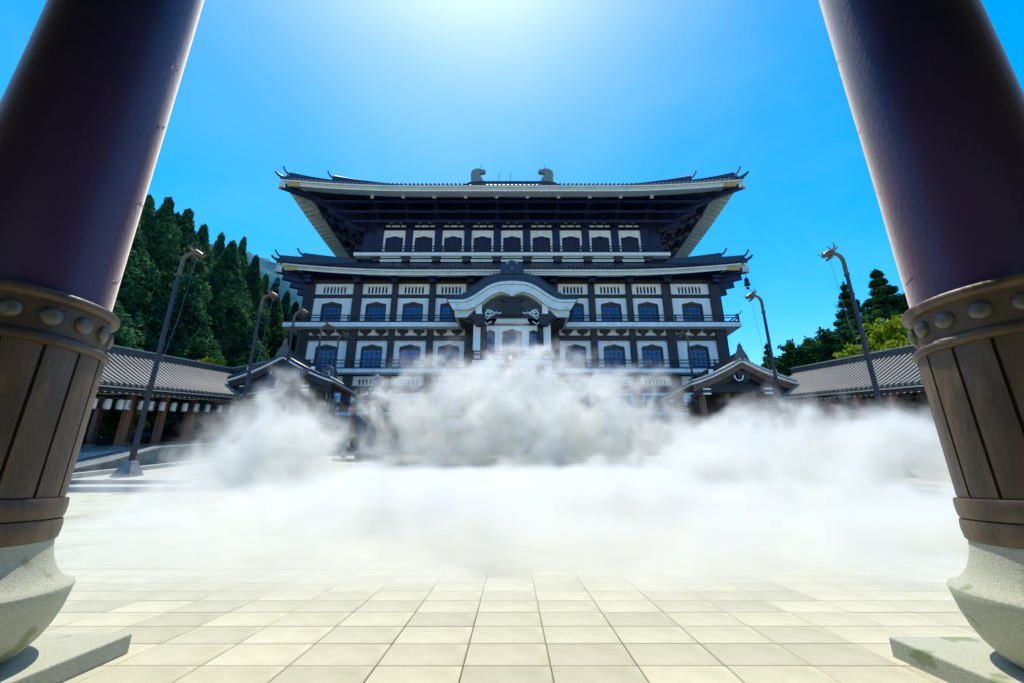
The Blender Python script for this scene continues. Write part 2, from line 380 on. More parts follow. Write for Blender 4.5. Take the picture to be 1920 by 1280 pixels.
MB().box(-8, 8, -9, 3.75, 9.95, 10.5).build('ceiling', M['navy'], gr)
MB().box(-8, 8, 2.8, 3.5, 9.6, 9.95).build('cross_beam', M['navy'], gr)
for s in (-1, 1):
    MB().box(3.84 * s - .3, 3.84 * s + .3, -8.4, 2.79, 9.62, 9.94).build('side_beam', M['navy'], gr)
    MB().box(7.6 * s - .2, 7.6 * s + .2, -9, 2.6, .004, 9.94).build('shade_side_wall', M['dark'], gr)  # unseen walls added to keep sky light off the columns
    MB().box(5.2 * s - 2.19, 5.2 * s + 2.19, -9, -8.6, .004, 9.94).build('shade_back_wall', M['dark'], gr)
    for y in (-3.2, -7.2):
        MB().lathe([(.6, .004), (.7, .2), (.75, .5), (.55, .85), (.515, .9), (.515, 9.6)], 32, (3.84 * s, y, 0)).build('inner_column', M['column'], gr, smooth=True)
MB().box(-3, 3, -9, -8.62, 5.5, 9.94).build('shade_back_wall', M['dark'], gr)

# ------------------------------------------------------------------ great hall
HB = root('temple_hall', (0, 70, ground(70)), 'huge dark two-roofed temple hall with white panels and curved gable porch', 'temple')
H = lambda mb, name, m, p=None, **k: mb.build(name, M[m], p or HB, **k)
# body
b = MB(); b.box(-25.3, 25.3, 50.45, 96, 8.2, 25.5); H(b, 'lower_wall', 'navy')
b = MB(); b.box(-20.5, 20.5, 52.9, 93, 25.5, 39.5); H(b, 'upper_wall', 'navy')
pod = MB(); pod.box(-27.4, 27.4, 48.4, 97, 3.4, 8.18); H(pod, 'podium', 'wall_stone')
for k in range(14):
    t = MB(); t.box(-5.2, 5.2, 43.2 + .38 * k, 48.38, 3.86 + .305 * k, 3.86 + .305 * (k + 1) - .004); t.build('stair_step', M['kerb'], HB)

def arch(x0, x1, zs, zt, n=5):
    """pointed low ogee top of a window, left to right"""
    c = (x0 + x1) / 2; w = (x1 - x0) / 2; h = zt - zs
    half = [(x0, zs), (x0 + .04 * w, zs + .30 * h), (x0 + .12 * w, zs + .46 * h), (x0 + .30 * w, zs + .52 * h), (x0 + .60 * w, zs + .68 * h), (x0 + .85 * w, zs + .90 * h), (c, zt)]
    return half + [(2 * c - x, z) for x, z in reversed(half[:-1])]

def holed_panel(mb, X0, X1, Z0, Z1, hole, yf, yb):
    """panel whose hole reaches its bottom edge"""
    n = len(hole)
    out = [(X0, Z0)] + [(X0, Z1)] + [(X1, Z1)] + [(X1, Z0)]
    # top strip in columns so faces stay convex enough
    vs = []; fs = []
    pts = [(hole[0][0], Z0)] + hole + [(hole[-1][0], Z0)]
    def quad(a, b_, c, d):
        k = len(vs); vs.extend([a, b_, c, d]); fs.append((k, k + 1, k + 2, k + 3))
    for y, fl in ((yf, 0), (yb, 1)):
        V = lambda p: (p[0], y, p[1])
        quad(V((X0, Z0)), V((hole[0][0], Z0)), V((hole[0][0], Z1)), V((X0, Z1)))
        quad(V((hole[-1][0], Z0)), V((X1, Z0)), V((X1, Z1)), V((hole[-1][0], Z1)))
        for i in range(n - 1):
            a, c = hole[i], hole[i + 1]
            if c[0] - a[0] > 1e-6: quad(V(a), V(c), V((c[0], Z1)), V((a[0], Z1)))
    loop = [(X0, Z0), (X0, Z1), (X1, Z1), (X1, Z0)] + list(reversed(pts))
    for i in range(len(loop)):
        a, c = loop[i], loop[(i + 1) % len(loop)]
        quad((a[0], yf, a[1]), (a[0], yb, a[1]), (c[0], yb, c[1]), (c[0], yf, c[1]))
    mb.add(vs, fs)

def window(x0, x1, z0, zs, zt, y, cols, rows, fw=.16, glass='glass', lit=.045):
    """brown arched frame standing proud, blue panes, dark lattice"""
    hole = arch(x0, x1, zs, zt)
    ins = arch(x0 + fw, x1 - fw, zs - .02, zt - fw * 2.2)
    f = MB(); outl = [(x0, z0)] + hole + [(x1, z0)]; inl = [(x0 + fw, z0)] + ins + [(x1 - fw, z0)]
    vs = []; fs = []
    for yy in (y - .10, y + .22):
        vs += [(p[0], yy, p[1]) for p in outl] + [(p[0], yy, p[1]) for p in inl]
    n = len(outl); N = 2 * n
    for i in range(n - 1):
        fs += [(i, i + 1, n + i + 1, n + i), (N + i, N + n + i, N + n + i + 1, N + i + 1), (i, N + i, N + i + 1, i + 1), (n + i, n + i + 1, N + n + i + 1, N + n + i)]
    for i in (0, n - 1): fs.append((i, n + i, N + n + i, N + i))
    f.add(vs, fs); fo = f.build('window', M['frame'], HB)
    hd = MB(); tr = zs - .10
    hd.prism([(x0 + fw, tr)] + [(x0 + fw, zs)] + ins[1:-1] + [(x1 - fw, zs), (x1 - fw, tr)], y + .02, y + .08); hd.build('header_board', M['frame'], fo)
    p = MB(); p.box(x0 + fw, x1 - fw, y + .13, y + .16, z0, tr); p.build('pane', M[glass], fo)
    l = MB(); W = x1 - x0 - 2 * fw
    for i in range(1, cols):
        x = x0 + fw + W * i / cols; l.box(x - lit / 2, x + lit / 2, y + .05, y + .12, z0, tr - .002)
    for i in range(0, rows + 1):
        z = z0 + (tr - z0) * i / rows; z = min(max(z, z0 + lit / 2), tr - lit / 2)
        l.box(x0 + fw, x1 - fw, y + .045, y + .115, z - lit / 2, z + lit / 2)
    l.build('lattice', M['frame'], fo)
    return fo

BAYS = [(-24.65, -19.80), (-18.70, -14.95), (-14.22, -10.30), (-9.50, -5.75)]
BAYS += [(-b2, -a2) for a2, b2 in reversed(BAYS)]
PIL = [(25.28, 1.30), (19.25, 1.08), (14.58, .74), (9.90, .80)]
F = 50.0
for s in (-1, 1):
    for x, w in PIL:
        p = MB(); p.box(s * x - w / 2, s * x + w / 2, F - .35, F + .5, 7.9, 25.35); p.build('pillar', M['pillar'], HB, bevel=.04)
    x, w = 5.1, 1.15
    p = MB(); p.box(s * x - w / 2, s * x + w / 2, F - .35, F + .5, 8.18, 25.35); p.build('pillar', M['pillar'], HB, bevel=.04)
for (z0, z1, nm) in [(22.86, 23.33, 'tie_beam'), (24.83, 25.35, 'tie_beam'), (17.28, 17.92, 'tie_beam'), (11.12, 11.86, 'tie_beam'), (18.9, 19.2, 'tie_beam')]:
    for (xa, xb) in BAYS + [(-4.52, 4.52)]:
        t = MB(); t.box(xa - .06, xb + .06, F - .12, F + .42, z0, z1); t.build(nm, M['pillar'], HB)
for (xa, xb) in BAYS:
    c = (xa + xb) / 2; ww = 1.26
    big = (xb - xa) > 4.5
    sgn = -1 if c < 0 else 1
    c2 = c + (.08 * sgn if big else 0)
    # third floor
    for (z0, z1, zs, zt) in [(19.2, 22.84, 21.85, 22.36), (13.62, 17.26, 16.45, 16.95)]:
        hole = arch(c2 - ww, c2 + ww, zs, zt)
        pm = MB(); holed_panel(pm, xa, xb, z0, z1, hole, F, F + .14); pm.build('wall_panel', M['white'], HB)
        window(c2 - ww - .001, c2 + ww + .001, z0, zs + .002, zt + .002, F + .01, 4, 5)
    # vents of third and first floor: six slots
    for (z0, z1, s0, s1) in [(23.36, 24.79, 23.50, 24.40), (11.9, 13.0, 12.0, 12.66)]:
        v = MB(); n = 7 if big else 6; W = 3.0 if big else 2.62; xl = c - W / 2; pit = W / n; sw = pit * .56
        v.box(xa, xb, F, F + .13, z0, s0); v.box(xa, xb, F, F + .13, s1, z1)
        edges = [xa] + sum([[xl + pit * i + (pit - sw) / 2, xl + pit * i + (pit + sw) / 2] for i in range(n)], []) + [xb]
        for i in range(0, len(edges), 2): v.box(edges[i], edges[i + 1], F, F + .13, s0 + .001, s1 - .001)
        v.build('vent_panel', M['white'], HB)
    # band of dark bracket blocks on white boards under the third floor balcony
    bp = MB(); bp.box(xa, xb, F, F + .1, 17.94, 18.88); bp.build('band_panel', M['white'], HB)
    nb = 3 if big else 2
    for i in range(nb):
        x = xa + (xb - xa) * (i + .5) / nb
        k = MB(); k.prism([(x - .66, 18.61), (x - .66, 18.46), (x - .58, 18.3), (x - .42, 18.2), (x - .26, 18.15), (x - .2, 17.98), (x + .2, 17.98), (x + .26, 18.15), (x + .42, 18.2), (x + .58, 18.3), (x + .66, 18.46), (x + .66, 18.61)], F - .3, F - .002)
        k.build('bracket', M['dark'], HB)
    # ground storey
    wp = MB(); z0, z1 = 8.2, 11.05
    wp.box(xa, xb, F, F + .12, z0, z1); wo = wp.build('wall_panel', M['white'], HB)
    dp = MB(); dp.box(xa + .5, xb - .5, F - .06, F - .004, z0 + .05, z1 - .35); dp.build('shutter', M['glass'], HB)

def railing(name, segs, z0, h=1.25, posts=2.3):
    """two dark rails and a bottom rail on posts; segs = list of ((x,y),(x,y))"""
    r = MB()
    for (a, b_) in segs:
        for zz, t in ((h - .06, .11), (h * .62, .10), (.10, .18)):
            r.bar((a[0], a[1], z0 + zz), (b_[0], b_[1], z0 + zz), .10, t)
    ro = r.build(name, M['dark'], HB)
    for (a, b_) in segs:
        A = Vector(a); B = Vector(b_); n = max(1, int((B - A).length / posts))
        for i in range(n + 1):
            q = A.lerp(B, i / n); p = MB(); p.box(q.x - .075, q.x + .075, q.y - .075, q.y + .075, z0 + .005, z0 + h + .03); p.build('post', M['dark'], ro)
    return ro

def slab(xa, xb, ya, yb, z0, z1):
    sl = MB(); sl.box(xa, xb, ya, yb, z0, z1); return sl.build('balcony_slab', M['white'], HB, bevel=.02)
# third floor balcony
for s in (-1, 1):
    xa, xb = sorted((s * 4.45, s * 27.3)); slab(xa, xb, 48.6, 50 - .36, 18.62, 19.17)
    railing('balcony_railing', [((s * 4.6, 48.75), (s * 27.1, 48.75)), ((s * 27.1, 48.75), (s * 27.1, 60))], 19.17, 1.0)
    sl = MB(); sl.box(*sorted((s * 25.95, s * 27.3)), 49.66, 95, 18.63, 19.165); sl.build('balcony_slab', M['white'], HB)
    xa, xb = sorted((s * 4.45, s * (20.1 if s < 0 else 20.1))); slab(xa, xb, 48.62, 50 - .36, 13.15, 13.6)
    railing('balcony_railing', [((s * 4.6, 48.75), (s * 25.9, 48.75))], 13.6, 1.12)
    xa, xb = sorted((s * 20.12, s * 26.1)); slab(xa, xb, 48.62, 50 - .36, 13.152, 13.598)
    slab(*sorted((s * 5.5, s * 27.0)), 48.3, 49.64, 8.19, 8.55)
    railing('balcony_railing', [((s * 5.6, 48.45), (s * 26.8, 48.45))], 8.55, 1.1)
# raised rail ends at the third floor corners
for s in (-1, 1):
    MB().tube([(s * 26.6, 48.7, 20.1), (s * 27.3, 48.66, 20.25), (s * 27.6, 48.64, 20.65)], [.07, .06, .05], 6).build('rail_end', M['dark'], HB)

# upper storey
UB = [(-20.3, -18.75)] + [(-18.12 + 4.17 * 0.97 * i, -18.12 + 4.17 * 0.97 * i + 3.0) for i in range(9)]
pitch = 4.03
UC = [pitch * (i - 4) for i in range(9)]
for c in UC:
    hole = arch(c - 1.22, c + 1.22, 32.75, 33.2); pm = MB(); holed_panel(pm, c - 1.5, c + 1.5, 29.55, 34.05, hole, 52.5, 52.62); pm.build('wall_panel', M['white'], HB)
    fr = MB(); fr.box(c - 1.5, c + 1.5, 52.78, 52.86, 29.6, 34.0); fo = fr.build('window', M['navy'], HB)
    l = MB()
    for i in range(1, 6): l.box(c - 1.22 + 2.44 * i / 6 - .03, c - 1.22 + 2.44 * i / 6 + .03, 52.70, 52.77, 29.6, 33.6)
    l.build('lattice', M['frame'], fo)
    for dx, w in ((-1.0, .7), (0.05, 1.0), (1.1, .66)):
        q = MB(); q.box(c + dx - w / 2, c + dx + w / 2, 52.5, 52.6, 34.62, 34.86); q.build('slot_board', M['white'], HB)
        if abs(dx) != 0.05: q = MB(); q.box(c + dx * .6 - w / 4, c + dx * .6 + w / 4, 52.5, 52.6, 35.25, 35.37); q.build('slot_board', M['white'], HB)
for i in range(10):
    x = pitch * (i - 4.5)
    p = MB(); p.box(x - .48, x + .48, 52.2, 52.9, 28.8, 36.5); p.build('pillar', M['navy'], HB, bevel=.05)
    # bracket arms stepping out under the eave
    for (ya, yb, z) in [(51.2, 52.3, 34.3), (50.1, 52.3, 35.05), (49.0, 52.3, 35.85)]:
        a = MB(); a.box(x - .2, x + .2, ya, yb, z, z + .55); a.box(x - .36, x + .36, ya - .05, ya + .6, z + .552, z + .78); a.build('bracket_arm', M['navy'], HB, bevel=.03)
    a = MB(); a.bar((x, 52.2, 38.1), (x, 48.15, 36.42), .34, .5); a.build('rafter_beam', M['navy'], HB)
    a = MB(); a.box(x - .21, x + .21, 48.02, 48.12, 36.08, 36.62); a.build('beam_end', M['white'], HB)
for (y, z) in [(51.15, 34.5), (50.05, 35.25), (48.95, 36.02)]:
    b = MB(); b.bar((-20.3 - (52 - y) * 1.4, y - .2, z), (20.3 + (52 - y) * 1.4, y - .2, z), .22, .3); b.build('bracket_purlin', M['navy'], HB)
slab(-20.96, 20.96, 51.25, 52.19, 29.52, 29.98)
railing('balcony_railing', [((-20.8, 51.38), (20.8, 51.38))], 29.98, 1.02)
for i in range(10):
    x = pitch * (i - 4.5)
    k = MB(); k.prism([(x - .6, 29.5), (x - .42, 29.1), (x - .3, 28.75), (x + .3, 28.75), (x + .42, 29.1), (x + .6, 29.5)], 51.5, 52.2); k.build('bracket', M['dark'], HB)
    if i < 9:
        q = MB(); q.prism([(x + .45, 29.2), (x + .62, 28.84), (x + pitch - .62, 28.84), (x + pitch - .45, 29.2)], 51.72, 51.8); q.build('soffit_board', M['pale'], HB)
        q = MB(); q.box(x + .7, x + pitch - .7, 51.5, 51.6, 29.32, 29.46); q.build('soffit_board', M['pale'], HB)
# side bracket clusters under the upper side eaves
for s in (-1, 1):
    for j in range(9):
        y = 52.6 + 4.4 * j
        for (xo, z) in [(22.2, 34.3), (23.8, 35.1), (25.3, 35.9), (26.4, 36.6)]:
            a = MB(); a.box(*sorted((s * 20.6, s * xo)), y - .3, y + .3, z, z + .5); a.box(*sorted((s * (xo - .7), s * (xo + .1))), y - .45, y + .45, z - .35, z - .002)
            a.build('bracket_arm', M['navy'], HB)
    for (xo, z) in [(22.0, 34.9), (23.6, 35.7), (25.1, 36.5)]:
        b = MB(); b.box(*sorted((s * (xo - .15), s * (xo + .15))), 50.0, 93, z, z + .3); b.build('bracket_purlin', M['navy'], HB)
    # corner diagonal arm
    for k, (o, z) in enumerate([(2.2, 34.2), (4.0, 35.1), (5.6, 36.0)]):
        a = MB(); a.bar((s * 20.3, 52.7, z), (s * (20.3 + o), 52.7 - o * .78, z + .15), .5, .7); a.build('corner_arm', M['navy'], HB)

# ---- roofs
def hip_roof(name, hx, y0, y1, ze, wall, zr, pw, lift, liftx, pale_w, pale_rise, thick, dark_to, tiles_m, tile_pitch=.52):
    """curved roof between the eave rectangle (+-hx, y0..y1) and an inner rectangle wall=(wx, wy0, wy1) at height zr"""
    wx, wy0, wy1 = wall
    yc = (y0 + y1) / 2; hy = (y1 - y0) / 2
    def lf(x, y):
        a = max(0, (abs(x) - liftx) / (hx - liftx)); bb = max(0, (abs(y - yc) - (hy - (hx - liftx))) / (hx - liftx))
        return lift * max(0.0, min(1, a)) ** 2 * min(1, bb) ** .0 if False else lift * (max(a, 0) ** 2 if abs(y - yc) > hy - 1e-3 else max(bb, 0) ** 2 if abs(x) > hx - 1e-3 else 0)
    def ring(t):
        """rectangle at fraction t from eave to inner edge, list of points"""
        X = hx + (wx - hx) * t; Y0 = y0 + (wy0 - y0) * t; Y1 = y1 + (wy1 - y1) * t
        P = []
        nx = 48; ny = 40
        def zz(u, side):
            # u in -1..1 along the side
            L = hx if side else hy
            a = max(0.0, (abs(u) * L - (L - (hx - liftx))) / (hx - liftx))
            return ze + (zr - ze) * t ** pw + lift * a * a * (1 - t) ** 1.5
        for i in range(nx): u = -1 + 2 * i / nx; P.append((u * X, Y0, zz(u, 1)))
        for i in range(ny): u = -1 + 2 * i / ny; P.append((X, (Y0 + Y1) / 2 + u * (Y1 - Y0) / 2, zz(u, 0)))
        for i in range(nx): u = 1 - 2 * i / nx; P.append((u * X, Y1, zz(u, 1)))
        for i in range(ny): u = 1 - 2 * i / ny; P.append((-X, (Y0 + Y1) / 2 + u * (Y1 - Y0) / 2, zz(u, 0)))
        P.append(P[0]); return P
    top = MB(); top.grid([ring(t) for t in [0, .03, .08, .15, .25, .4, .55, .7, .85, 1.0]])
    ro = top.build(name, M['tile'], HB, smooth=True, fix=False, angle=30)
    r0 = ring(0)
    dn = lambda P, d: [(x, y, z - d) for x, y, z in P]
    def inset(P, w, dz):
        sx = (hx - w) / hx; sy = (hy - w) / hy
        return [(x * sx, yc + (y - yc) * sy, z + dz) for x, y, z in P]
    f1 = MB(); f1.grid([inset(r0, .06, -.02), inset(r0, .06, -thick * .34)]); f1.grid([inset(r0, .06, -thick * .34), inset(r0, .32, -thick * .34)])
    f1.build('eave_board', M['white'], ro, fix=False)
    f1 = MB(); f1.grid([inset(r0, .3, -thick * .34), inset(r0, .3, -thick * .62)]); f1.grid([inset(r0, .3, -thick * .62), inset(r0, .5, -thick * .62)])
    f1.build('eave_board', M['pale'], ro, fix=False)
    f1 = MB(); f1.grid([inset(r0, .42, -thick * .60), inset(r0, .42, -thick)]); f1.grid([inset(r0, .42, -thick), inset(r0, pale_w, -thick + pale_rise)])
    f1.build('pale_soffit', M['white'], ro, fix=False)
    # inner dark soffit
    sx = (hx - pale_w); sy = hy - pale_w
    inn = inset(r0, pale_w, -thick + pale_rise)
    # target rectangle on the wall
    dx, dz = dark_to
    d2 = []
    for (x, y, z) in inn:
        d2.append((x * (hx - dx) / (hx - pale_w), yc + (y - yc) * (hy - dx) / (hy - pale_w), dz))
    f1 = MB(); f1.grid([inn, d2]); f1.build('dark_soffit', M['navy'], ro, fix=False)
    # round tile rows near the eave, one joined part
    tb = MB(); n = int(2 * hx / tile_pitch)
    for i in range(n + 1):
        x = -hx + 2 * hx * i / n
        a = max(0.0, (abs(x) - liftx) / (hx - liftx)); zl = lift * a * a
        pts = []
        for t in (0, tiles_m / 2, tiles_m):
            tt = t / (wy0 - y0); pts.append((x * (1 - 0 * tt), y0 - .10 + t, ze + (zr - ze) * tt ** pw + zl * (1 - tt) ** 1.5 + .05))
        if abs(x) > hx - tiles_m: pts = pts[:2] if abs(x) < hx - tiles_m / 2 else [pts[0], (x, y0 + .5, pts[0][2] + .1)]
        tb.tube(pts, .13, 6)
    m_ = int(2 * hy / tile_pitch)
    for s in (-1, 1):
        for i in range(m_ // 2):
            y = y0 + 2 * hy * i / m_
            a = max(0.0, (abs(y - yc) - (hy - (hx - liftx))) / (hx - liftx)); zl = lift * a * a
            tb.tube([(s * (hx + .10), y, ze + zl + .05), (s * (hx - .8), y, ze + zl + .25)], .13, 6)
    tb.build('eave_tiles', M['tile'], ro, kind='stuff')
    # hip ridges in two tiers with horned end tiles
    def hip(t):
        X = hx + (wx - hx) * t; Y = y0 + (wy0 - y0) * t
        return X, Y, ze + (zr - ze) * t ** pw + lift * (1 - t) ** 1.5
    return ro, hip

def ridge_strip(mb, f, s, t0, t1, h0, h1, w, drop=.3, n=12):
    P = []
    for i in range(n + 1):
        t = t0 + (t1 - t0) * i / n; X, Y, z = f(t); hgt = h0 + (h1 - h0) * i / n
        d = Vector((-.7, .7, 0)); nrm = Vector((.7, .7, 0)) * (w / 2)
        c = Vector((X, Y, z)); P.append([c - nrm + Vector((0, 0, -drop)), c - nrm + Vector((0, 0, hgt * .8)), c + Vector((0, 0, hgt)), c + nrm + Vector((0, 0, hgt * .8)), c + nrm + Vector((0, 0, -drop))])
    P = [[(s * p.x, p.y, p.z) for p in r] for r in P]
    mb.grid(P); mb.add(P[0], [(0, 1, 2, 3, 4)]); mb.add(P[-1], [(0, 1, 2, 3, 4)])

def horn(mb, f, s, t, h, size):
    X, Y, z = f(t); c = Vector((X, Y, z + h))
    o = Vector((.62, -.62, 0))
    pts = [c - o * .3 * size + Vector((0, 0, -.1)), c + o * .5 * size + Vector((0, 0, .12 * size)), c + o * .95 * size + Vector((0, 0, .5 * size)), c + o * 1.25 * size + Vector((0, 0, 1.0 * size))]
    mb.tube([(s * p.x, p.y, p.z) for p in pts], [.2 * size, .19 * size, .15 * size, .17 * size], 7)
    mb.prism([(s * X + q * size, zz * size + z) for q, zz in [(-.45, -.2), (-.5, .4), (-.28, .8), (0, 1.05), (.28, .8), (.5, .4), (.45, -.2)]], Y - .12, Y + .12)

upper, hipU = hip_roof('upper_roof', 29.1, 46.0, 100.0, 36.55, (7.0, 72.7, 73.3), 57.2, 1.15, .95, 12.0, 2.3, .50, .62, (8.3, 38.6), 2.2)
lower, hipL = hip_roof('lower_roof', 28.55, 47.5, 98.5, 25.60, (20.9, 52.2, 93.8), 29.0, 1.0, .95, 12.0, 2.0, .55, .60, (3.2, 25.6), 1.6)
for s in (-1, 1):
    for ro, hp, a in ((upper, hipU, [(.025, .40, 1.25, .45, .75), (.185, .50, 1.75, .55, .8)]), (lower, hipL, [(.03, 1.0, 1.0, .55, .6), (.29, 1.0, 1.45, .6, .65)])):
        for (t0, t1, h0, h1, w) in a:
            m = MB(); ridge_strip(m, hp, s, t0, t1, h0, h1, w); rb = m.build('hip_ridge', M['tile'], ro)
            m = MB(); horn(m, hp, s, t0 - .004, h0 * .8, .64); m.build('ridge_end_tile', M['tile'], rb, smooth=True)
        # small animal tile and upturned tip at the very corner
        X, Y, z = hp(0.0)
        m = MB(); m.tube([(s * (X - .9), Y + .9, z + .15), (s * (X - .1), Y + .1, z + .22), (s * (X + .35), Y - .35, z + .42), (s * (X + .55), Y - .55, z + .66)], [.24, .22, .17, .13], 7); m.build('corner_tip', M['tile'], ro, smooth=True)
        m = MB(); m.box(s * (X - .62) - .14, s * (X - .62) + .14, Y + .4, Y + .75, z + .2, z + .55); m.tube([(s * (X - .5), Y + .5, z + .5), (s * (X - .4), Y + .4, z + .95)], [.1, .05], 6); m.tube([(s * (X - .75), Y + .6, z + .5), (s * (X - .85), Y + .55, z + .9)], [.08, .04], 6); m.build('ridge_animal', M['tile'], ro)
        # corner beam with gilded caps
        m = MB(); m.bar((s * (X - .15), Y + .15, z - 1.0), (s * (X - 3.4), Y + 3.4, z - .75), .55, .7); m.build('corner_beam', M['navy'], ro)
        m = MB(); m.bar((s * (X + .05), Y - .05, z - .92), (s * (X - .35), Y + .35, z - .90), .75, .85); m.build('corner_cap', M['pale'], ro)
        m = MB(); m.box(*sorted((s * (X - 2.2), s * (X - .8))), Y + .22, Y + .40, z - .98, z - .42); m.build('gilded_fitting', M['gold'], ro, label='gold fitting on the eave corner')
# ribs of the pale side soffit of the upper roof, rafters showing as ribs
for s in (-1, 1):
    rb = MB()
    for i in range(52):
        y = 46.9 + .9 * i
        a = max(0.0, (abs(y - 73) - (27 - 17.1)) / 17.1); zl = .95 * a * a
        rb.bar((s * 28.6, y, 35.9 + zl), (s * 26.85, y, 36.38 + zl), .30, .20)
    rb.build('rafter_tails', M['pale'], upper, kind='stuff')
# main ridge, curled ridge ornaments, lightning rods
m = MB(); m.box(-7.4, 7.4, 72.5, 73.5, 56.9, 57.75)
m.build('main_ridge', M['tile'], upper)
m = MB(); m.prism([(-13.5, 55.4), (-11, 56.5), (-9, 57.35), (-8.35, 57.75), (-5.2, 57.8), (-3, 57.72), (3, 57.72), (5.2, 57.8), (8.35, 57.75), (9, 57.35), (11, 56.5), (13.5, 55.4)], 72.7, 73.3); m.build('ridge_cap', M['tile'], upper)
for s in (-1, 1):
    ol = [(8.15, 57.6), (8.28, 59.4), (8.1, 60.2), (7.55, 60.72), (6.8, 60.86), (5.5, 60.55), (5.25, 60.3), (5.4, 59.95), (6.2, 59.85), (6.55, 59.6), (6.5, 59.2), (6.0, 58.7), (5.85, 58.3), (6.1, 58.05), (5.5, 57.95), (5.3, 57.6)]
    m = MB(); m.prism([(s * x, z) for x, z in ol], 72.5, 73.5); m.build('ridge_ornament', M['dstone'] if False else M['lstone'], upper, bevel=.12, seg=2)
for x, z1 in ((-6.3, 62.0), (-2.6, 60.3), (-.35, 60.3), (6.5, 62.1)):
    m = MB(); m.tube([(x, 73, 57.7), (x, 73, z1)], .05, 5); m.build('lightning_rod', M['dark'], upper)
# wall brackets under the lower eave
for s in (-1, 1):
    for x, w in PIL + [(5.1, 1)]:
        a = MB(); a.box(s * x - .35, s * x + .35, 48.9, 49.64, 24.6, 25.1); a.box(s * x - .5, s * x + .5, 48.6, 49.3, 25.1, 25.4); a.build('bracket_arm', M['navy'], HB)
    for k in range(4):
        a = MB(); a.bar((s * 25.4, 50.4 - .2, 22.6 + .75 * k), (s * (25.9 + .75 * k), 50.2 - .6 * k, 22.75 + .75 * k), .6, .62); a.build('corner_arm', M['navy'], HB)

# ---- curved gable porch
YP = 45.0
top = [(-7.23, 20.5), (-5.44, 20.5), (-4.9, 20.66), (-4.17, 21.1), (-3.5, 21.6), (-2.9, 22.06), (-2.2, 22.42), (-1.5, 22.65), (-.75, 22.76), (0, 22.79)]
low = [(-6.56, 19.35), (-5.10, 19.34), (-4.5, 19.5), (-3.75, 19.95), (-3.3, 20.35), (-2.87, 20.72), (-2.0, 21.3), (-1.14, 21.53), (-.6, 21.40), (0, 21.22)]
til = [(-7.4, 20.75), (-5.6, 21.15), (-4.9, 21.75), (-4.2, 22.28), (-3.5, 22.9), (-2.92, 23.35), (-2.2, 23.62), (-1.52, 23.78), (-.75, 23.85), (0, 23.87)]
def sym(P): return P + [(-x, z) for x, z in reversed(P[:-1])]
T, Lw, TT = sym(top), sym(low), sym(til)
m = MB(); vs = []; n = len(T)
def band(A, B, y0, y1):
    mb = MB(); n = len(A)
    vs = [(x, y0, z) for x, z in A] + [(x, y0, z) for x, z in B] + [(x, y1, z) for x, z in A] + [(x, y1, z) for x, z in B]
    fs = []
    for i in range(n - 1):
        fs += [(i, i + 1, n + i + 1, n + i), (2 * n + i, 3 * n + i, 3 * n + i + 1, 2 * n + i + 1), (i, 2 * n + i, 2 * n + i + 1, i + 1), (n + i, n + i + 1, 3 * n + i + 1, 3 * n + i)]
    for i in (0, n - 1): fs.append((i, n + i, 3 * n + i, 2 * n + i))
    mb.add(vs, fs); return mb
pr = band(TT, T, YP + .1, YP + 4.6).build('porch_roof', M['tile'], HB, smooth=True, angle=30)
mid = [((a[0] * .75 + b[0] * .25), a[1] * .75 + b[1] * .25) for a, b in zip(T, Lw)]
band(T, mid, YP - .12, YP + 1.2).build('bargeboard', M['pale_old'], pr, smooth=True, angle=30)
mid2 = [((a[0] * .72 + b[0] * .28), a[1] * .72 + b[1] * .28) for a, b in zip(T, Lw)]
band(mid2, Lw, YP + .02, YP + .35).build('bargeboard', M['pale_old'], pr, smooth=True, angle=30)
under = [(x * .985, z + .02) for x, z in Lw]; und2 = [(x * .97, z - .75 if abs(x) > 4.6 else z - .12) for x, z in Lw]
band(under, und2, YP + .4, YP + 4.4).build('porch_soffit', M['pale'], pr)
# tile ends running along the porch curve
tb = MB()
for i in range(len(TT) - 1):
    (xa, za), (xb, zb) = TT[i], TT[i + 1]; L = math.hypot(xb - xa, zb - za); k = max(1, int(L / .33))
    for q in range(k):
        u = (q + .5) / k; x = xa + (xb - xa) * u; z = za + (zb - za) * u; tb.tube([(x, YP, z + .02), (x, YP + 4.5, z + .02)], .13, 6)
tb.build('tile_rows', M['tile'], pr, kind='stuff')
tb = MB()
for i in range(2, len(TT) - 3):
    (xa, za), (xb, zb) = TT[i], TT[i + 1]; (xc, zc), (xd, zd) = T[i], T[i + 1]
    for u in (.25, .75):
        x = (xa + (xb - xa) * u) * .6 + (xc + (xd - xc) * u) * .4; z = (za + (zb - za) * u) * .6 + (zc + (zd - zc) * u) * .4
        tb.tube([(x, YP + .02, z), (x, YP + .3, z)], .10, 6)
tb.build('tile_ends', M['dtile'], pr, kind='stuff')
# ridge boss on the porch
m = MB(); m.prism([(-1.3, 23.7), (-1.35, 24.2), (-1.15, 24.6), (-1.0, 25.05), (-.7, 24.9), (-.45, 25.3), (0, 25.5), (.45, 25.3), (.7, 24.9), (1.0, 25.05), (1.15, 24.6), (1.35, 24.2), (1.3, 23.7)], YP - .05, YP + .5); bo = m.build('ridge_boss', M['tile'], pr, bevel=.05)
for x, z in ((-.55, 25.05), (.55, 25.05), (0, 24.45)):
    m = MB().lathe([(.16, 0), (.13, .06), (0.001, .09)], 8); m.v = [(x + a, YP - .05 - c, z + b_) for a, b_, c in m.v]; m.build('boss_disc', M['lstone'], bo)
MB().box(-.5, .5, YP + .5, YP + 4.5, 23.8, 24.5).build('porch_ridge', M['tile'], pr)
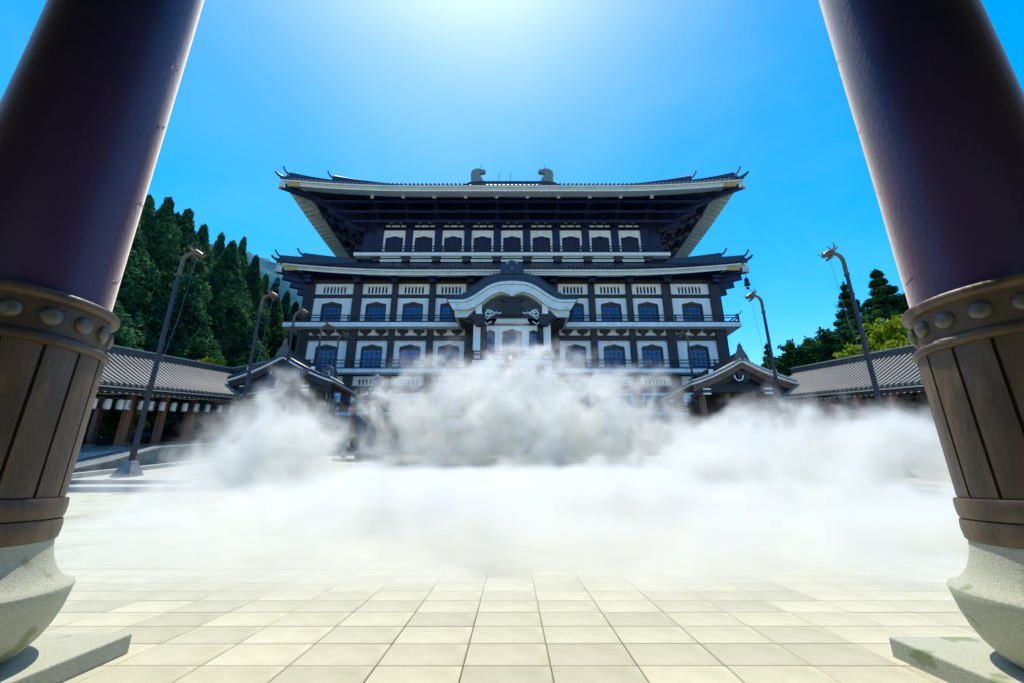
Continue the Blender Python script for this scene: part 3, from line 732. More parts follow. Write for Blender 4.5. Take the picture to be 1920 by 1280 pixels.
# gable pediment: boards, dark crest, scrolls, pendant
m = MB(); m.prism([(-3.7, 18.6), (-3.7, 19.9), (-2.8, 20.75), (-1.9, 21.35), (-1.1, 21.6), (1.1, 21.6), (1.9, 21.35), (2.8, 20.75), (3.7, 19.9), (3.7, 18.6)], YP + .9, YP + 1.0); m.build('pediment_board', M['pediment'], pr)
for k in range(7):
    z = 19.55 + .26 * k; w = 3.6 - max(0, (z - 19.8)) * 1.35
    m = MB(); m.box(-w, w, YP + .82, YP + .895, z, z + .2); m.build('pediment_slat', M['pediment'], pr)
cr = [(-1.5, 18.9), (-1.15, 19.3), (-1.3, 19.6), (-.95, 19.8), (-1.05, 20.2), (-.75, 20.45), (-1.35, 20.85), (-1.3, 21.0), (-.5, 20.95), (0, 21.05)]
m = MB(); m.prism(sym(cr), YP + .5, YP + .8); m.build('pediment_crest', M['dark'], pr)
pd = [(-1.1, 21.5), (-.95, 21.38), (-.8, 21.42), (-.62, 21.22), (-.4, 21.25), (-.2, 21.05), (0, 21.0)]
m = MB(); m.prism(sym(pd), YP - .02, YP + .25); m.build('gable_pendant', M['pale_old'], pr)
for s in (-1, 1):
    pts = [(1.2, 19.15), (1.55, 19.0), (1.75, 19.2), (2.0, 19.05), (2.25, 19.3), (2.5, 19.4)]
    for q in range(14):
        t = q * .62 + 1.2; r = .46 - .026 * q; pts.append((2.72 + r * math.cos(t) * .95, 19.05 + r * math.sin(t)))
    m = MB(); m.tube([(s * x, YP + .42, z) for x, z in pts], [.09] * len(pts), 6); m.tube([(s * 3.5, YP + .42, 19.1), (s * 3.1, YP + .42, 18.8), (s * 2.75, YP + .42, 18.35), (s * 2.35, YP + .42, 18.75), (s * 1.9, YP + .42, 19.0)], .075, 6)
    m.tube([(s * 3.2, YP + .42, 18.2), (s * 2.75, YP + .42, 17.75), (s * 2.3, YP + .42, 18.1)], .07, 6)
    m.build('scroll_carving', M['pale_old'], pr, smooth=True)
    m = MB(); m.box(*sorted((s * 3.4, s * 4.05)), YP + .38, YP + 1.0, 18.95, 20.2); m.build('white_block', M['white'], pr)
    m = MB(); m.prism([(s * x, z) for x, z in [(3.0, 18.95), (4.5, 18.95), (5.0, 18.6), (4.3, 18.2), (4.0, 17.7), (3.0, 17.7)]], YP + .3, YP + 1.6); m.build('capital', M['dark'], pr)
    m = MB(); m.prism([(s * x, z) for x, z in [(4.3, 18.55), (6.5, 18.95), (6.9, 19.6), (7.4, 20.6), (7.0, 20.4), (6.3, 18.7), (4.4, 17.9)]], YP + .7, YP + 4.2); m.build('side_beam', M['dark'], pr)
# entrance bay
YE = 46.5
e = MB(); e.box(-4.0, 4.0, YE + .3, 50.3, 8.2, 18.6); e.build('porch_wall', M['pillar'], HB)
for s in (-1, 1):
    p = MB(); p.box(*sorted((s * 3.55, s * 4.35)), YE - .25, YE + .35, 13.92, 18.6); p.build('white_pier', M['white'], HB)
    p = MB(); p.box(*sorted((s * 2.92, s * 3.5)), YE - .15, YE + .29, 13.92, 18.7); p.build('pillar', M['pillar'], HB)
    p = MB(); p.box(*sorted((s * 3.6, s * 4.3)), YE - .2, YE + .35, 4.5, 13.4); p.build('white_pier', M['white'], HB)
    p = MB(); p.box(*sorted((s * 2.0, s * 2.5)), YE - .1, YE + .29, 4.5, 13.4); p.build('white_pier', M['white'], HB)
    p = MB(); p.box(*sorted((s * 1.12, s * 1.92)), YE - .05, YE + .2, 13.95, 17.95); p.build('wall_panel', M['white'], HB)
    c = s * 2.40; hole = arch(c - .47, c + .47, 17.15, 17.42); pm = MB(); holed_panel(pm, c - .475, c + .475, 13.96, 17.95, hole, YE, YE + .12); pm.build('wall_panel', M['white'], HB)
    window(c - .469, c + .469, 13.96, 17.152, 17.422, YE + .01, 2, 8, fw=.07)
hole = arch(-1.1, 1.1, 17.05, 17.55); pm = MB(); holed_panel(pm, -1.118, 1.118, 13.96, 17.95, hole, YE, YE + .12); pm.build('wall_panel', M['white'], HB)
window(-1.1, 1.1, 13.96, 17.052, 17.552, YE + .01, 5, 8, fw=.12)
m = MB(); m.prism([(-1.95, 18.1), (-1.7, 18.55), (1.7, 18.55), (1.95, 18.1)], YE - .5, YE + .2); m.build('lintel', M['pale'], HB)
m = MB(); m.box(-1.75, 1.75, YE - .6, YE + .2, 18.56, 18.72); m.build('lintel', M['white'], HB)
m = MB(); m.box(-4.4, 4.4, YE - .45, YE + .3, 13.45, 13.92); m.build('balcony_slab', M['white'], HB)
railing('balcony_railing', [((-4.3, YE - .35), (4.3, YE - .35))], 13.92, 1.1, 2.15)
m = MB(); m.box(-1.9, 1.9, YE, YE + .28, 8.25, 11.5); m.build('entrance_door', M['frame'], HB)
m = MB(); m.box(-2.7, 2.7, YE - .02, YE + .28, 11.6, 13.2); m.build('entrance_board', M['pale'], HB)

# wind bells hanging from the lower roof corners
for s, lb in ((-1, 'dark bronze wind bell hanging from the lower left roof corner'), (1, 'dark bronze wind bell hanging from the lower right roof corner')):
    X, Y, z = hipL(0.0)
    rt = root('wind_bell', (s * (X - .25), Y + .25, z - 3.0), lb, 'wind bell', 'wind bells at the roof corners')
    L = rt.location
    MB().lathe([(.0, 1.0), (.16, .98), (.24, .8), (.27, .4), (.36, .02), (.33, .0)], 12, tuple(L)).build('bell', M['bell'], rt, smooth=True)
    MB().tube([L + Vector((0, 0, 1.0)), L + Vector((0, 0, 1.66))], .035, 5).build('chain', M['bell'], rt)
    MB().tube([L + Vector((0, 0, .3)), L + Vector((0, 0, -.25))], .025, 5).box(L.x - .2, L.x + .2, L.y - .015, L.y + .015, L.z - .55, L.z - .2).build('clapper', M['bell'], rt)
# ------------------------------------------------------------------ tiled gallery buildings on both sides
GS = 0.128
def gallery(s, label):
    """roofed open gallery climbing along the courtyard edge; s = -1 left, 1 right"""
    ya, yb = 13.0, 36.0
    g0 = lambda y: 2.95 + GS * (y - 24.9)          # floor
    ev = lambda y: 6.42 + GS * (y - 24.9)          # eave
    rg = lambda y: 8.62 + GS * (y - 24.9)          # ridge
    XE, XR, XB, XP = 20.75, 24.0, 27.2, 22.0
    rt = root('tiled_gallery', (s * 24, 24.9, 2.95), label, 'gallery', 'galleries beside the courtyard')
    n = 8
    def sec(y):
        P = []
        for i in range(n + 1):
            t = i / n; P.append((s * (XE + (XR - XE) * t), y, ev(y) + (rg(y) - ev(y)) * (t ** 1.12)))
        for i in range(1, n + 1):
            t = i / n; P.append((s * (XR + (XB - XR) * t), y, rg(y) - (rg(y) - ev(y)) * (1 - (1 - t) ** 1.12)))
        return P
    m = MB(); m.grid([sec(ya), sec(yb)]); P = [[(x, y, z - .16) for x, y, z in sec(y_)] for y_ in (ya, yb)]; m.grid(P)
    for a, b_ in ((sec(ya), P[0]), (sec(yb), P[1])): m.grid([a, b_])
    m.grid([[sec(ya)[0], sec(yb)[0]], [P[0][0], P[1][0]]])
    ro = m.build('roof', M['gbase'], rt)  # dark bed paints the shadow between rows
    # rows of round tiles: the nearest as parts, all alike
    ry = MB(); ns = 6; base = None
    N = int((yb - ya) / .37)
    def rib(y):
        mb = MB(); pts = [(s * (XE - .08 + (XR - XE + .08) * i / ns), y, ev(y) + (rg(y) - ev(y)) * ((i / ns) ** 1.12) + .03) for i in range(ns + 1)]
        return mb.tube(pts, .10, 6)
    r0 = rib(ya)
    ob0 = r0.build('tile_row', M['gtile'], ro, smooth=True)
    for i in range(1, N):
        o = ob0.copy(); o.name = 'tile_row'; col.objects.link(o); o.parent = ro
        o.location = Vector((0, .37 * i, GS * .37 * i))
    # eave edge boards, rafters with white ends
    m = MB(); m.bar((s * (XE + .02), ya, ev(ya) - .12), (s * (XE + .02), yb, ev(yb) - .12), .14, .07); m.build('eave_board', M['kerb'], ro)
    m = MB(); m.bar((s * (XE + .25), ya, ev(ya) - .28), (s * (XE + .25), yb, ev(yb) - .28), .3, .18); m.build('eave_beam', M['dark'], ro)
    re = MB(); rf = MB()
    k = int((yb - ya) / .42)
    for i in range(k):
        y = ya + .2 + .42 * i
        rf.bar((s * (XE + .18), y, ev(y) - .32), (s * (XP + .6), y, ev(y) + .1), .10, .12)
        re.box(*sorted((s * (XE + .125), s * (XE + .15))), y - .06, y + .06, ev(y) - .41, ev(y) - .27)
    rf.build('rafters', M['dark'], ro, kind='stuff'); re.build('rafter_ends', M['white'], ro, kind='stuff')
    # ridge
    m = MB(); m.bar((s * XR, ya, rg(ya) + .12), (s * XR, yb, rg(yb) + .12), .5, .42); m.build('ridge', M['dtile'], ro)
    m = MB(); m.bar((s * XR, ya, rg(ya) + .37), (s * XR, yb, rg(yb) + .37), .62, .07); m.build('ridge_cap', M['kerb'], ro)
    # beams, pillars with stone bases, floor
    for X in (XP, 26.0):
        m = MB(); m.bar((s * X, ya, ev(ya) - .12), (s * X, yb, ev(yb) - .12), .28, .42); m.build('beam', M['dark'], rt)
        m = MB(); m.bar((s * X, ya, ev(ya) - .95), (s * X, yb, ev(yb) - .95), .14, .18); m.build('rail_beam', M['dark'], rt)
        y = 14.9
        while y < yb:
            z0 = g0(y)
            p = MB(); p.box(s * X - .17, s * X + .17, y - .17, y + .17, z0 + .16, ev(y) - .3)
            p.build('pillar', M['red'] if X == XP else M['wood'], rt, bevel=.02)
            q = MB(); q.lathe([(.30, z0 - .35), (.36, z0 - .1), (.36, z0 + .08), (.30, z0 + .16), (0.01, z0 + .17)], 14, (s * X, y, 0)); q.build('pillar_base', M['lstone'], rt, smooth=True)
            y += 2.5
    fl = MB(); fl.add([(s * 21.2, ya, g0(ya)), (s * 21.2, yb, g0(yb)), (s * 40, yb, g0(yb)), (s * 40, ya, g0(ya)), (s * 21.2, ya, g0(ya) - 3), (s * 21.2, yb, g0(yb) - 3)], [(0, 1, 2, 3), (0, 1, 5, 4)])
    fl.build('floor', M['kerb'], rt)
    bk = MB(); bk.add([(s * 26.4, ya, g0(ya) + .02), (s * 26.4, yb, g0(yb) + .02), (s * 26.4, yb, g0(yb) + .55), (s * 26.4, ya, g0(ya) + .55)], [(0, 1, 2, 3)])
    bk = MB().bar((s * 26.3, ya, g0(ya) + .28), (s * 26.3, yb, g0(yb) + .28), .16, .5); bk.build('back_bench', M['dark'], rt)
    # two white slender uprights at the back of the near end
    if s < 0:
        for y in (20.6, 21.05):
            p = MB(); p.box(s * 25.2 - .05, s * 25.2 + .05, y - .05, y + .05, g0(y) + .02, ev(y) - .75); p.build('white_upright', M['white'], rt)
    return rt
gallery(-1, 'long open gallery with grey tiled roof climbing left of the courtyard')
gallery(1, 'long open gallery with grey tiled roof climbing right of the courtyard')

# paper lanterns under the left gallery's eave, hung one by one
def lantern(loc, rz):
    rt = root('paper_lantern', loc, 'white paper lantern with black crest hanging from left gallery eave', 'lantern', 'paper lanterns under the left gallery eave', rz)
    def ch(mb, name, m):
        o = mb.build(name, M[m], None, smooth=True, angle=50); o.parent = rt; return o
    ch(MB().lathe([(.10, -.27), (.155, -.24), (.175, -.12), (.178, 0), (.175, .12), (.155, .24), (.10, .27)], 14), 'paper_body', 'paper')
    ch(MB().lathe([(.0, -.32), (.10, -.32), (.11, -.27), (.10, -.262), (0, -.262)], 10), 'bottom_ring', 'ink')
    ch(MB().lathe([(0, .262), (.10, .262), (.115, .29), (.10, .34), (0, .34)], 10), 'top_cap', 'ink')
    ch(MB().tube([(0, 0, .34), (0, 0, .62)], .012, 4), 'cord', 'ink')
    for a0 in (0, math.pi):
        c = MB()
        for (da, dz, w, h) in [(0, .14, .7, .07), (-.32, .03, .18, .16), (.32, .03, .18, .16), (0, -.02, .60, .07), (0, -.11, .2, .12), (-.36, -.15, .3, .07), (.36, -.15, .3, .07)]:
            vs = []
            for q in range(3):
                t = a0 + da + w * (q / 2 - .5)
                for zz in (dz - h / 2, dz + h / 2): vs.append((.184 * math.cos(t), .184 * math.sin(t), zz))
            c.add(vs, [(0, 2, 3, 1), (2, 4, 5, 3)])
        ch(c, 'crest', 'ink')
    return rt
ev_l = lambda y: 6.42 + GS * (y - 24.9)
lan = None
for i, y in enumerate([21.6, 22.15, 22.95, 23.7, 24.15, 25.1, 25.75, 26.6, 27.5, 28.45, 29.5, 30.6, 31.9, 33.2]):
    loc = Vector((-21.45, y, ev_l(y) - 1.0))
    if lan is None: lan = lantern(loc, 0.35); o = lan
    else: o = copy_tree(lan); o.location = loc; o.rotation_euler = (0, 0, 0.35 + rnd.uniform(-.5, .5))
    o['label'] = 'white paper lantern with black crest under left gallery eave, %s from the column' % ('first second third fourth fifth sixth seventh eighth ninth tenth eleventh twelfth thirteenth fourteenth'.split()[i])
tag(MB().tube([(-21.45, 20.5 + .6 * i, ev_l(20.5 + .6 * i) - .42 + .05 * math.sin(i * 1.3)) for i in range(25)], .02, 4).build('lantern_rope', M['kerb']), 'pale rope strung along the left gallery eave above the lanterns', 'rope')

# ------------------------------------------------------------------ gabled side pavilions
def pavilion(s, label, zr, ze, base):
    rt = root('gabled_pavilion', (s * 18, 37, base), label, 'pavilion', 'gabled pavilions before the hall')
    XC, HW, Y0, Y1 = s * 18.0, 4.05, 32.9, 42.2
    def prof(k=10):
        P = []
        for i in range(-k, k + 1):
            t = abs(i) / k; P.append((XC + HW * i / k, zr - (zr - ze) * (1.35 * t - .35 * t * t)))
        return P
    PT = prof()
    m = MB(); up = [[(x, y, z) for x, z in PT] for y in (Y0, Y1)]; dn = [[(x, y, z - .22) for x, z in PT] for y in (Y0, Y1)]
    m.grid(up); m.grid(dn); m.grid([up[0], dn[0]]); m.grid([up[1], dn[1]])
    m.grid([[p[0] for p in up], [p[0] for p in dn]]); m.grid([[p[-1] for p in up], [p[-1] for p in dn]])
    ro = m.build('roof', M['dtile'] if s > 0 else M['tile'], rt, smooth=True, angle=35)  # left roof in darker blue tile, the hall's shade put into colour
    # tile rows down the slopes
    base_rows = {}
    for sd in (-1, 1):
        pts = [(XC + sd * HW * i / 8, Y0 + .2, zr - (zr - ze) * (1.35 * (i / 8) - .35 * (i / 8) ** 2) + .03) for i in range(1, 9)]
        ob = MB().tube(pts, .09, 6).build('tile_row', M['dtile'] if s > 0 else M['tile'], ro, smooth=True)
        for i in range(1, 28):
            o = ob.copy(); o.name = 'tile_row'; col.objects.link(o); o.parent = ro; o.location = (0, .33 * i, 0)
    # round tile ends along the gable edge
    te = MB()
    for i in range(1, 22):
        for sd in (-1, 1):
            t = i / 22; x = XC + sd * HW * t; z = zr - (zr - ze) * (1.35 * t - .35 * t * t)
            te.tube([(x, Y0 - .16, z + .02), (x, Y0 + .25, z + .02)], .085, 7)
    te.build('gable_tile_ends', M['kerb'] if s > 0 else M['tile'], ro, kind='stuff')  # left tile ends darkened to match the painted shade
    # white edge board and brown bargeboards
    def strip(off0, off1, y0, y1, name, mt, inset=0.0):
        A = [(XC + (x - XC) * (1 - inset), z - off0) for x, z in PT]; B = [(XC + (x - XC) * (1 - inset), z - off1) for x, z in PT]
        band(A, B, y0, y1).build(name, M[mt], ro, smooth=True, angle=30)
    strip(.14, .26, Y0 - .10, Y0 + .3, 'edge_board', 'white')
    strip(.27, .75, Y0 + .12, Y0 + .30, 'bargeboard', 'wood' if s > 0 else 'dark', .02)  # left boards darkened to stand for shade
    strip(.74, 1.15, Y0 + .34, Y0 + .5, 'bargeboard', 'dark', .03)
    # gable wall, pendant, tie beam
    g = MB(); g.prism([(XC - 3.5, ze - .35), (XC, zr - .9), (XC + 3.5, ze - .35)], Y0 + .75, Y0 + .85); g.build('gable_wall', M['dark'], rt)
    m = MB(); m.box(XC - 3.7, XC + 3.7, Y0 + .45, Y0 + .73, ze - .75, ze - .30); m.build('tie_beam', M['dark'], rt)
    pd = [(-.55, zr - 1.05), (-.4, zr - 1.35), (-.5, zr - 1.6), (-.2, zr - 1.75), (0, zr - 2.0), (.2, zr - 1.75), (.5, zr - 1.6), (.4, zr - 1.35), (.55, zr - 1.05)]
    m = MB(); m.prism([(XC + x, z) for x, z in pd], Y0 + .02, Y0 + .12); m.build('gable_pendant', M['dark'], rt)
    pts = [(XC - .42 + .34 * math.cos(t), Y0 - .0, zr - 1.35 - .42 * math.sin(t)) for t in [i * .35 for i in range(10)]]
    m = MB(); m.tube(pts, .045, 5); m.build('pendant_scroll', M['white'], rt)
    for x in (-2.5, 2.45):
        m = MB(); m.box(XC + x - .16, XC + x + .16, Y0 + .02, Y0 + .1, ze + .35, ze + .95); m.build('white_plate', M['white'], rt)
    for x, z in ((-1.05, 1.05), (-2.9, -.55), (1.9, -.5), (1.9, -.85), (-2.9, -.9)):
        m = MB(); m.box(XC + x - .3, XC + x + .3, Y0 + .3, Y0 + .44, ze + z - .06, ze + z + .06); m.build('bracket_trim', M['white'], rt)
    # side eave: rafters
    re = MB()
    for sd in (-1, 1):
        for i in range(26):
            y = Y0 + .3 + .35 * i; re.bar((XC + sd * (HW - .08), y, ze - .28), (XC + sd * (HW - 1.3), y, ze + .12), .12, .13)
    re.build('rafters', M['wood'], ro, kind='stuff')
    for sd in (-1, 1):
        m = MB(); m.bar((XC + sd * HW, Y0, ze - .16), (XC + sd * HW, Y1, ze - .16), .14, .12); m.build('eave_board', M['kerb'], ro)
    # ridge with end tile
    m = MB(); m.box(XC - .22, XC + .22, Y0 + .1, Y1, zr - .02, zr + .42); m.box(XC - .3, XC + .3, Y0 + .1, Y1, zr + .42, zr + .5); m.build('ridge', M['dtile'], ro)
    m = MB(); m.prism([(XC + x, zr + z) for x, z in [(-.6, -.25), (-.48, .2), (-.3, .55), (-.2, .75), (-.16, 1.0), (0, 1.28), (.16, 1.0), (.2, .75), (.3, .55), (.48, .2), (.6, -.25)]], Y0 - .12, Y0 + .1); m.build('ridge_end_tile', M['dtile'], ro, bevel=.04)
    # body: pillars, walls
    for px in (-3.0, -1.0, 1.0, 3.0):
        for py in (34.0, 41.2):
            p = MB(); p.box(XC + px - .2, XC + px + .2, py - .2, py + .2, base - .6, ze - .35); p.build('pillar', M['wood' if s > 0 else 'dark'], rt, bevel=.02)  # left pillars take dark timber in place of shade
    for py in (34.0, 41.2):
        for z in (ze - .8, base + 1.0):
            m = MB(); m.box(XC - 3.1, XC + 3.1, py - .12, py + .12, z, z + .3); m.build('cross_rail', M['dark'], rt)
    m = MB(); m.box(XC - 2.9, XC + 2.9, 36.2, 36.4, base - .5, ze - .4); m.build('inner_wall', M['dark'], rt)
    m = MB(); m.box(XC - 3.6, XC + 3.6, 33.3, 41.8, base - 1.2, base + .1); m.build('platform', M['lstone'], rt)
    return rt
pavilion(1, 'right gabled pavilion with brown bargeboards and sunlit eave in front of the hall', 10.45, 8.62, 4.1)
pavilion(-1, 'left gabled pavilion with white-edged roof and blue shade put into its dark materials', 10.75, 8.85, 4.1)
# lean-to roof that joins the left gallery to the left pavilion, its courtyard slope in dark tile that paints in blue shade
lt = root('linking_roof', (-20, 34, 4), 'tiled roof with blue shade put into its dark colour, joining the left gallery to the left pavilion', 'roof')
A, B, C_, D, E_ = (-23.9, 36.2, 10.15), (-18.1, 33.6, 10.35), (-15.7, 32.6, 9.35), (-17.3, 31.3, 7.75), (-20.6, 32.6, 7.55)
m = MB(); m.add([A, B, C_, D, E_] + [(x, y + .06, z - .22) for x, y, z in (A, B, C_, D, E_)], [(0, 1, 3, 4), (1, 2, 3), (5, 9, 8, 6), (6, 8, 7), (0, 5, 6, 1), (1, 6, 7, 2), (2, 7, 8, 3), (3, 8, 9, 4), (4, 9, 5, 0)])
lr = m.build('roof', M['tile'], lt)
VA, VB, VC, VD, VE = map(Vector, (A, B, C_, D, E_)); nr = (VB - VA).cross(VE - VA).normalized()
if nr.z < 0: nr = -nr
for i in range(22):
    t = (i + .5) / 22; p0 = VA.lerp(VB, t) + nr * .03; p1 = VE.lerp(VD, t) + nr * .03
    MB().tube([p0, p1], .075, 6).build('tile_row', M['tile'], lr)
n2 = (VC - VB).cross(VD - VB).normalized(); n2 = n2 if n2.z > 0 else -n2
for i in range(8):
    t = (i + .5) / 8; MB().tube([VB.lerp(VC, t) + n2 * .03, VB.lerp(VC, t).lerp(VD, 1) * .0 + VD.lerp(VC, t * .98) + n2 * .03], .07, 6).build('tile_row', M['tile'], lr)
MB().bar(VA + Vector((0, 0, .12)), VB + Vector((0, 0, .12)), .3, .3).build('ridge', M['dtile'], lr)
MB().bar(VA + Vector((0, 0, .3)), VB + Vector((0, 0, .3)), .34, .06).build('ridge_cap', M['kerb'], lr)
MB().bar(VB, VD, .2, .25).build('hip_ridge', M['tile'], lr)
MB().bar(VE + Vector((0, 0, -.1)), VD + Vector((0, 0, -.1)), .12, .12).build('eave_board', M['kerb'], lr)
for q in (VE.lerp(VD, .1), VE.lerp(VD, .95), VA + Vector((.4, 0, 0)), VC + Vector((-.4, .6, 0))):
    p = MB(); p.box(q.x - .15, q.x + .15, q.y + .5, q.y + .8, ground(33), q.z - .1); p.build('pillar', M['wood'], lt)

# ------------------------------------------------------------------ left terrace wall, kerbs, gravel
tw = root('terrace_wall', (-19, 30, ground(30)), 'low grey stone retaining wall with flat cap in front of the left gallery', 'wall')
top = lambda y: ground(y) + (.98 if y > 24 else .98 * max(.15, (y - 18.5) / 5.5))
ys = [18.5, 21, 24, 28, 32, 36, 40, 44]
for a, b_ in zip(ys[:-1], ys[1:]):
    m = MB(); w0, w1 = -19.25, -18.95
    m.add([(w0, a, ground(a) - .1), (w1, a, ground(a) - .1), (w1, b_ - .02, ground(b_) - .1), (w0, b_ - .02, ground(b_) - .1), (w0, a, top(a)), (w1, a, top(a)), (w1, b_ - .02, top(b_)), (w0, b_ - .02, top(b_))],
          [(0, 3, 2, 1), (4, 5, 6, 7), (0, 1, 5, 4), (1, 2, 6, 5), (2, 3, 7, 6), (3, 0, 4, 7)]); m.build('wall_block', M['wall_stone'], tw, bevel=.01)
    m = MB(); m.bar((-19.1, a, top(a) + .06), (-19.1, b_ - .01, top(b_) + .06), .55, .11); m.build('cap_stone', M['lstone'], tw, bevel=.012)
for i, (a, b_) in enumerate(zip(ys[:-1], ys[1:])):
    m = MB(); m.bar((-18.5, a, ground(a) + .09), (-18.5, b_ - .015, ground(b_) + .09), .28, .24)
    if i == 0: kb = root('stone_kerb', (-18.5, 30, ground(30)), 'pale sunlit kerb along the foot of the left terrace wall', 'kerb')
    m.build('kerb_stone', M['kerb'], kb, bevel=.015)
tf = MB(); tf.add([(-21.2, 18.5, ground(18.5) + .1), (-19.2, 18.5, ground(18.5) + .1), (-19.2, 24, ground(24) + .9), (-21.2, 24, 2.80), (-19.2, 44, ground(44) + .9), (-21.2, 44, 5.3)], [(0, 1, 2, 3), (3, 2, 4, 5)])
tag(tf.build('terrace', M['wall_stone'], fix=True), kind='structure')
# low steps crossing the left of the courtyard
sr = root('low_steps', (-16, 17, ground(17)), 'two low broad stone steps at the left side of the courtyard', 'steps')
for y, x1 in ((15.3, -9.5), (17.2, -12.5)):
    m = MB(); m.box(-24, x1, y, y + .45, ground(y) - .1, ground(y) + .17); m.build('step', M['wall_stone'], sr, bevel=.015)
gv = MB(); gv.add([(-24, 15.78, ground(15.78) + .02), (-10.5, 15.78, ground(15.78) + .02), (-12.6, 17.18, ground(17.18) + .02), (-24, 17.18, ground(17.18) + .02)], [(0, 1, 2, 3)])
tag(gv.build('gravel', M['gravel'], fix=False), 'strip of white gravel between the low steps at left', 'gravel', kind='stuff')
# step line across the far end of the courtyard
m = MB(); m.box(-13, 13, 38.6, 39.0, ground(38.6) - .2, ground(39) + .12)
tag(m.build('stone_step', M['kerb'], bevel=.02), 'long pale stone step across the far end of the courtyard', 'step')

# ------------------------------------------------------------------ dragon-headed poles
def pole(loc, s):
    """s = -1 stands left and hooks to the right, towards the courtyard"""
    rt = root('dragon_pole', loc, '', 'pole', 'dragon headed poles lining the courtyard')
    d = -s; Hh = 11.3
    def ch(mb, name, m, **k):
        o = mb.build(name, M[m], None, smooth=True, **k); o.parent = rt; return o
    ch(MB().lathe([(.62, -.15), (.60, 0), (.50, .12), (.26, .62), (.20, .66), (0.01, .66)], 4, (0, 0, 0), R(45), R(405)), 'pole_foot', 'lstone', angle=20)
    ch(MB().tube([(0, 0, .6), (0, 0, 5.5), (0, 0, 9.75)], [.125, .105, .085], 12), 'shaft', 'pole')
    cv = [(0, 0, 9.75)] + [(d * (.50 - .50 * math.cos(t)), 0, 10.45 + .50 * math.sin(t)) for t in [i * .22 for i in range(8)]]
    ch(MB().tube(cv, [.095] * 5 + [.092, .09, .088, .085], 10), 'curved_neck', 'dragon')
    ch(MB().lathe([(.115, 9.68), (.135, 9.74), (.115, 9.80)], 12), 'neck_ring', 'dragon')
    x, z = cv[-1][0], cv[-1][2]
    h = MB()
    h.tube([(x - d * .08, 0, z), (x + d * .1, 0, z + .02), (x + d * .3, 0, z - .06), (x + d * .5, 0, z - .2)], [.12, .19, .15, .10], 8)      # skull and upper jaw
    h.tube([(x + d * .05, 0, z - .15), (x + d * .22, 0, z - .30), (x + d * .38, 0, z - .44)], [.10, .075, .045], 7)                        # lower jaw
    for e in (-1, 1):
        h.tube([(x + d * .02, .09 * e, z + .12), (x - d * .10, .16 * e, z + .32), (x - d * .02, .2 * e, z + .52)], [.055, .04, .015], 6)      # horns
        h.tube([(x + d * .1, .14 * e, z), (x + d * .0, .28 * e, z + .1), (x - d * .12, .34 * e, z + .22)], [.06, .05, .015], 6)               # ears / mane
        h.tube([(x + d * .46, .06 * e, z - .16), (x + d * .66, .16 * e, z - .02)], [.03, .012], 5)                                           # whiskers
    h.tube([(x + d * .45, 0, z - .12), (x + d * .54, 0, z - .02)], [.07, .03], 6)
    ch(h, 'dragon_head', 'dragon')
    ch(MB().tube([(x + d * .2, 0, z - .35), (x + d * .02 , 0, 7.2), (d * .12, 0, 4.6)], .010, 4), 'rope', 'rope')
    return rt
PL = [(-16.9, 20.0), (-16.9, 27.2), (-16.9, 31.6), (-16.9, 36.4), (-16.9, 40.3)]
PLL = ['tallest looking dragon pole, nearest one left of the courtyard', 'dragon pole before the cedars, second from the left', 'dragon pole left of the linking roof ridge, third from the left', 'dragon pole rising over the left pavilion gable, fourth from left', 'dragon pole beside the tall carved stone post, fifth from left']
lp = None
for (x, y), lb in zip(PL, PLL):
    if lp is None: lp = pole(Vector((x, y, ground(y))), -1); o = lp
    else: o = copy_tree(lp); o.location = (x, y, ground(y))
    o['label'] = lb
PR = [(17.0, 20.0), (17.0, 27.4), (17.0, 40.0)]
PRL = ['dragon pole against the open sky, nearest one right of the courtyard', 'dragon pole rising behind the right pavilion roof, middle one on the right', 'dragon pole against the hall window, farthest on the right']
rp = None
for (x, y), lb in zip(PR, PRL):
    if rp is None: rp = pole(Vector((x, y, ground(y))), 1); o = rp
    else: o = copy_tree(rp); o.location = (x, y, ground(y))
    o['label'] = lb

# ------------------------------------------------------------------ stone lantern, carved post, bronze lantern, statue
gz = ground(30)
sl = root('stone_lantern', (-9.5, 30, gz), 'large grey stone lantern with broad capped roof before the hall', 'stone lantern')
def S(prof, n, name, parent=sl, m='lstone', rot=R(30), c=(-9.5, 30)):
    return MB().lathe(prof, n, (c[0], c[1], 0), rot, rot + 2 * math.pi).build(name, M[m], parent, smooth=True, angle=35)
z = gz
S([(1.0, z - .2), (1.0, z + .3), (.8, z + .35), (.72, z + .65), (.5, z + .75), (0.01, z + .75)], 6, 'base')
S([(.40, z + .74), (.36, z + .9), (.34, z + 1.5), (.40, z + 1.6), (.34, z + 1.7), (.35, z + 2.4), (.42, z + 2.5)], 16, 'shaft')
S([(.40, z + 2.45), (.62, z + 2.55), (.92, z + 2.78), (.95, z + 2.95), (.6, z + 3.0), (0.01, z + 3.0)], 6, 'platform')
S([(.50, z + 2.99), (.52, z + 3.8), (0.01, z + 3.8)], 6, 'fire_box')
for k in range(6):
    a = R(30) + math.pi / 3 * (k + .5)
    q = MB(); q.box(-.17, .17, -.02, .02, -.26, .26); q.v = [((-.17 if x < 0 else .17) * -math.sin(a) + (.455 + y) * math.cos(a) - 9.5, (-.17 if x < 0 else .17) * math.cos(a) + (.455 + y) * math.sin(a) + 30, zz + z + 3.4) for x, y, zz in q.v]; q.build('dark_opening_panel', M['dark'], sl)  # dark slabs on the solid box paint in the shaded inside
S([(.55, z + 3.79), (1.18, z + 3.98), (1.26, z + 4.12), (1.10, z + 4.15), (.75, z + 4.4), (.45, z + 4.72), (.3, z + 4.85), (0.01, z + 4.86)], 6, 'roof')
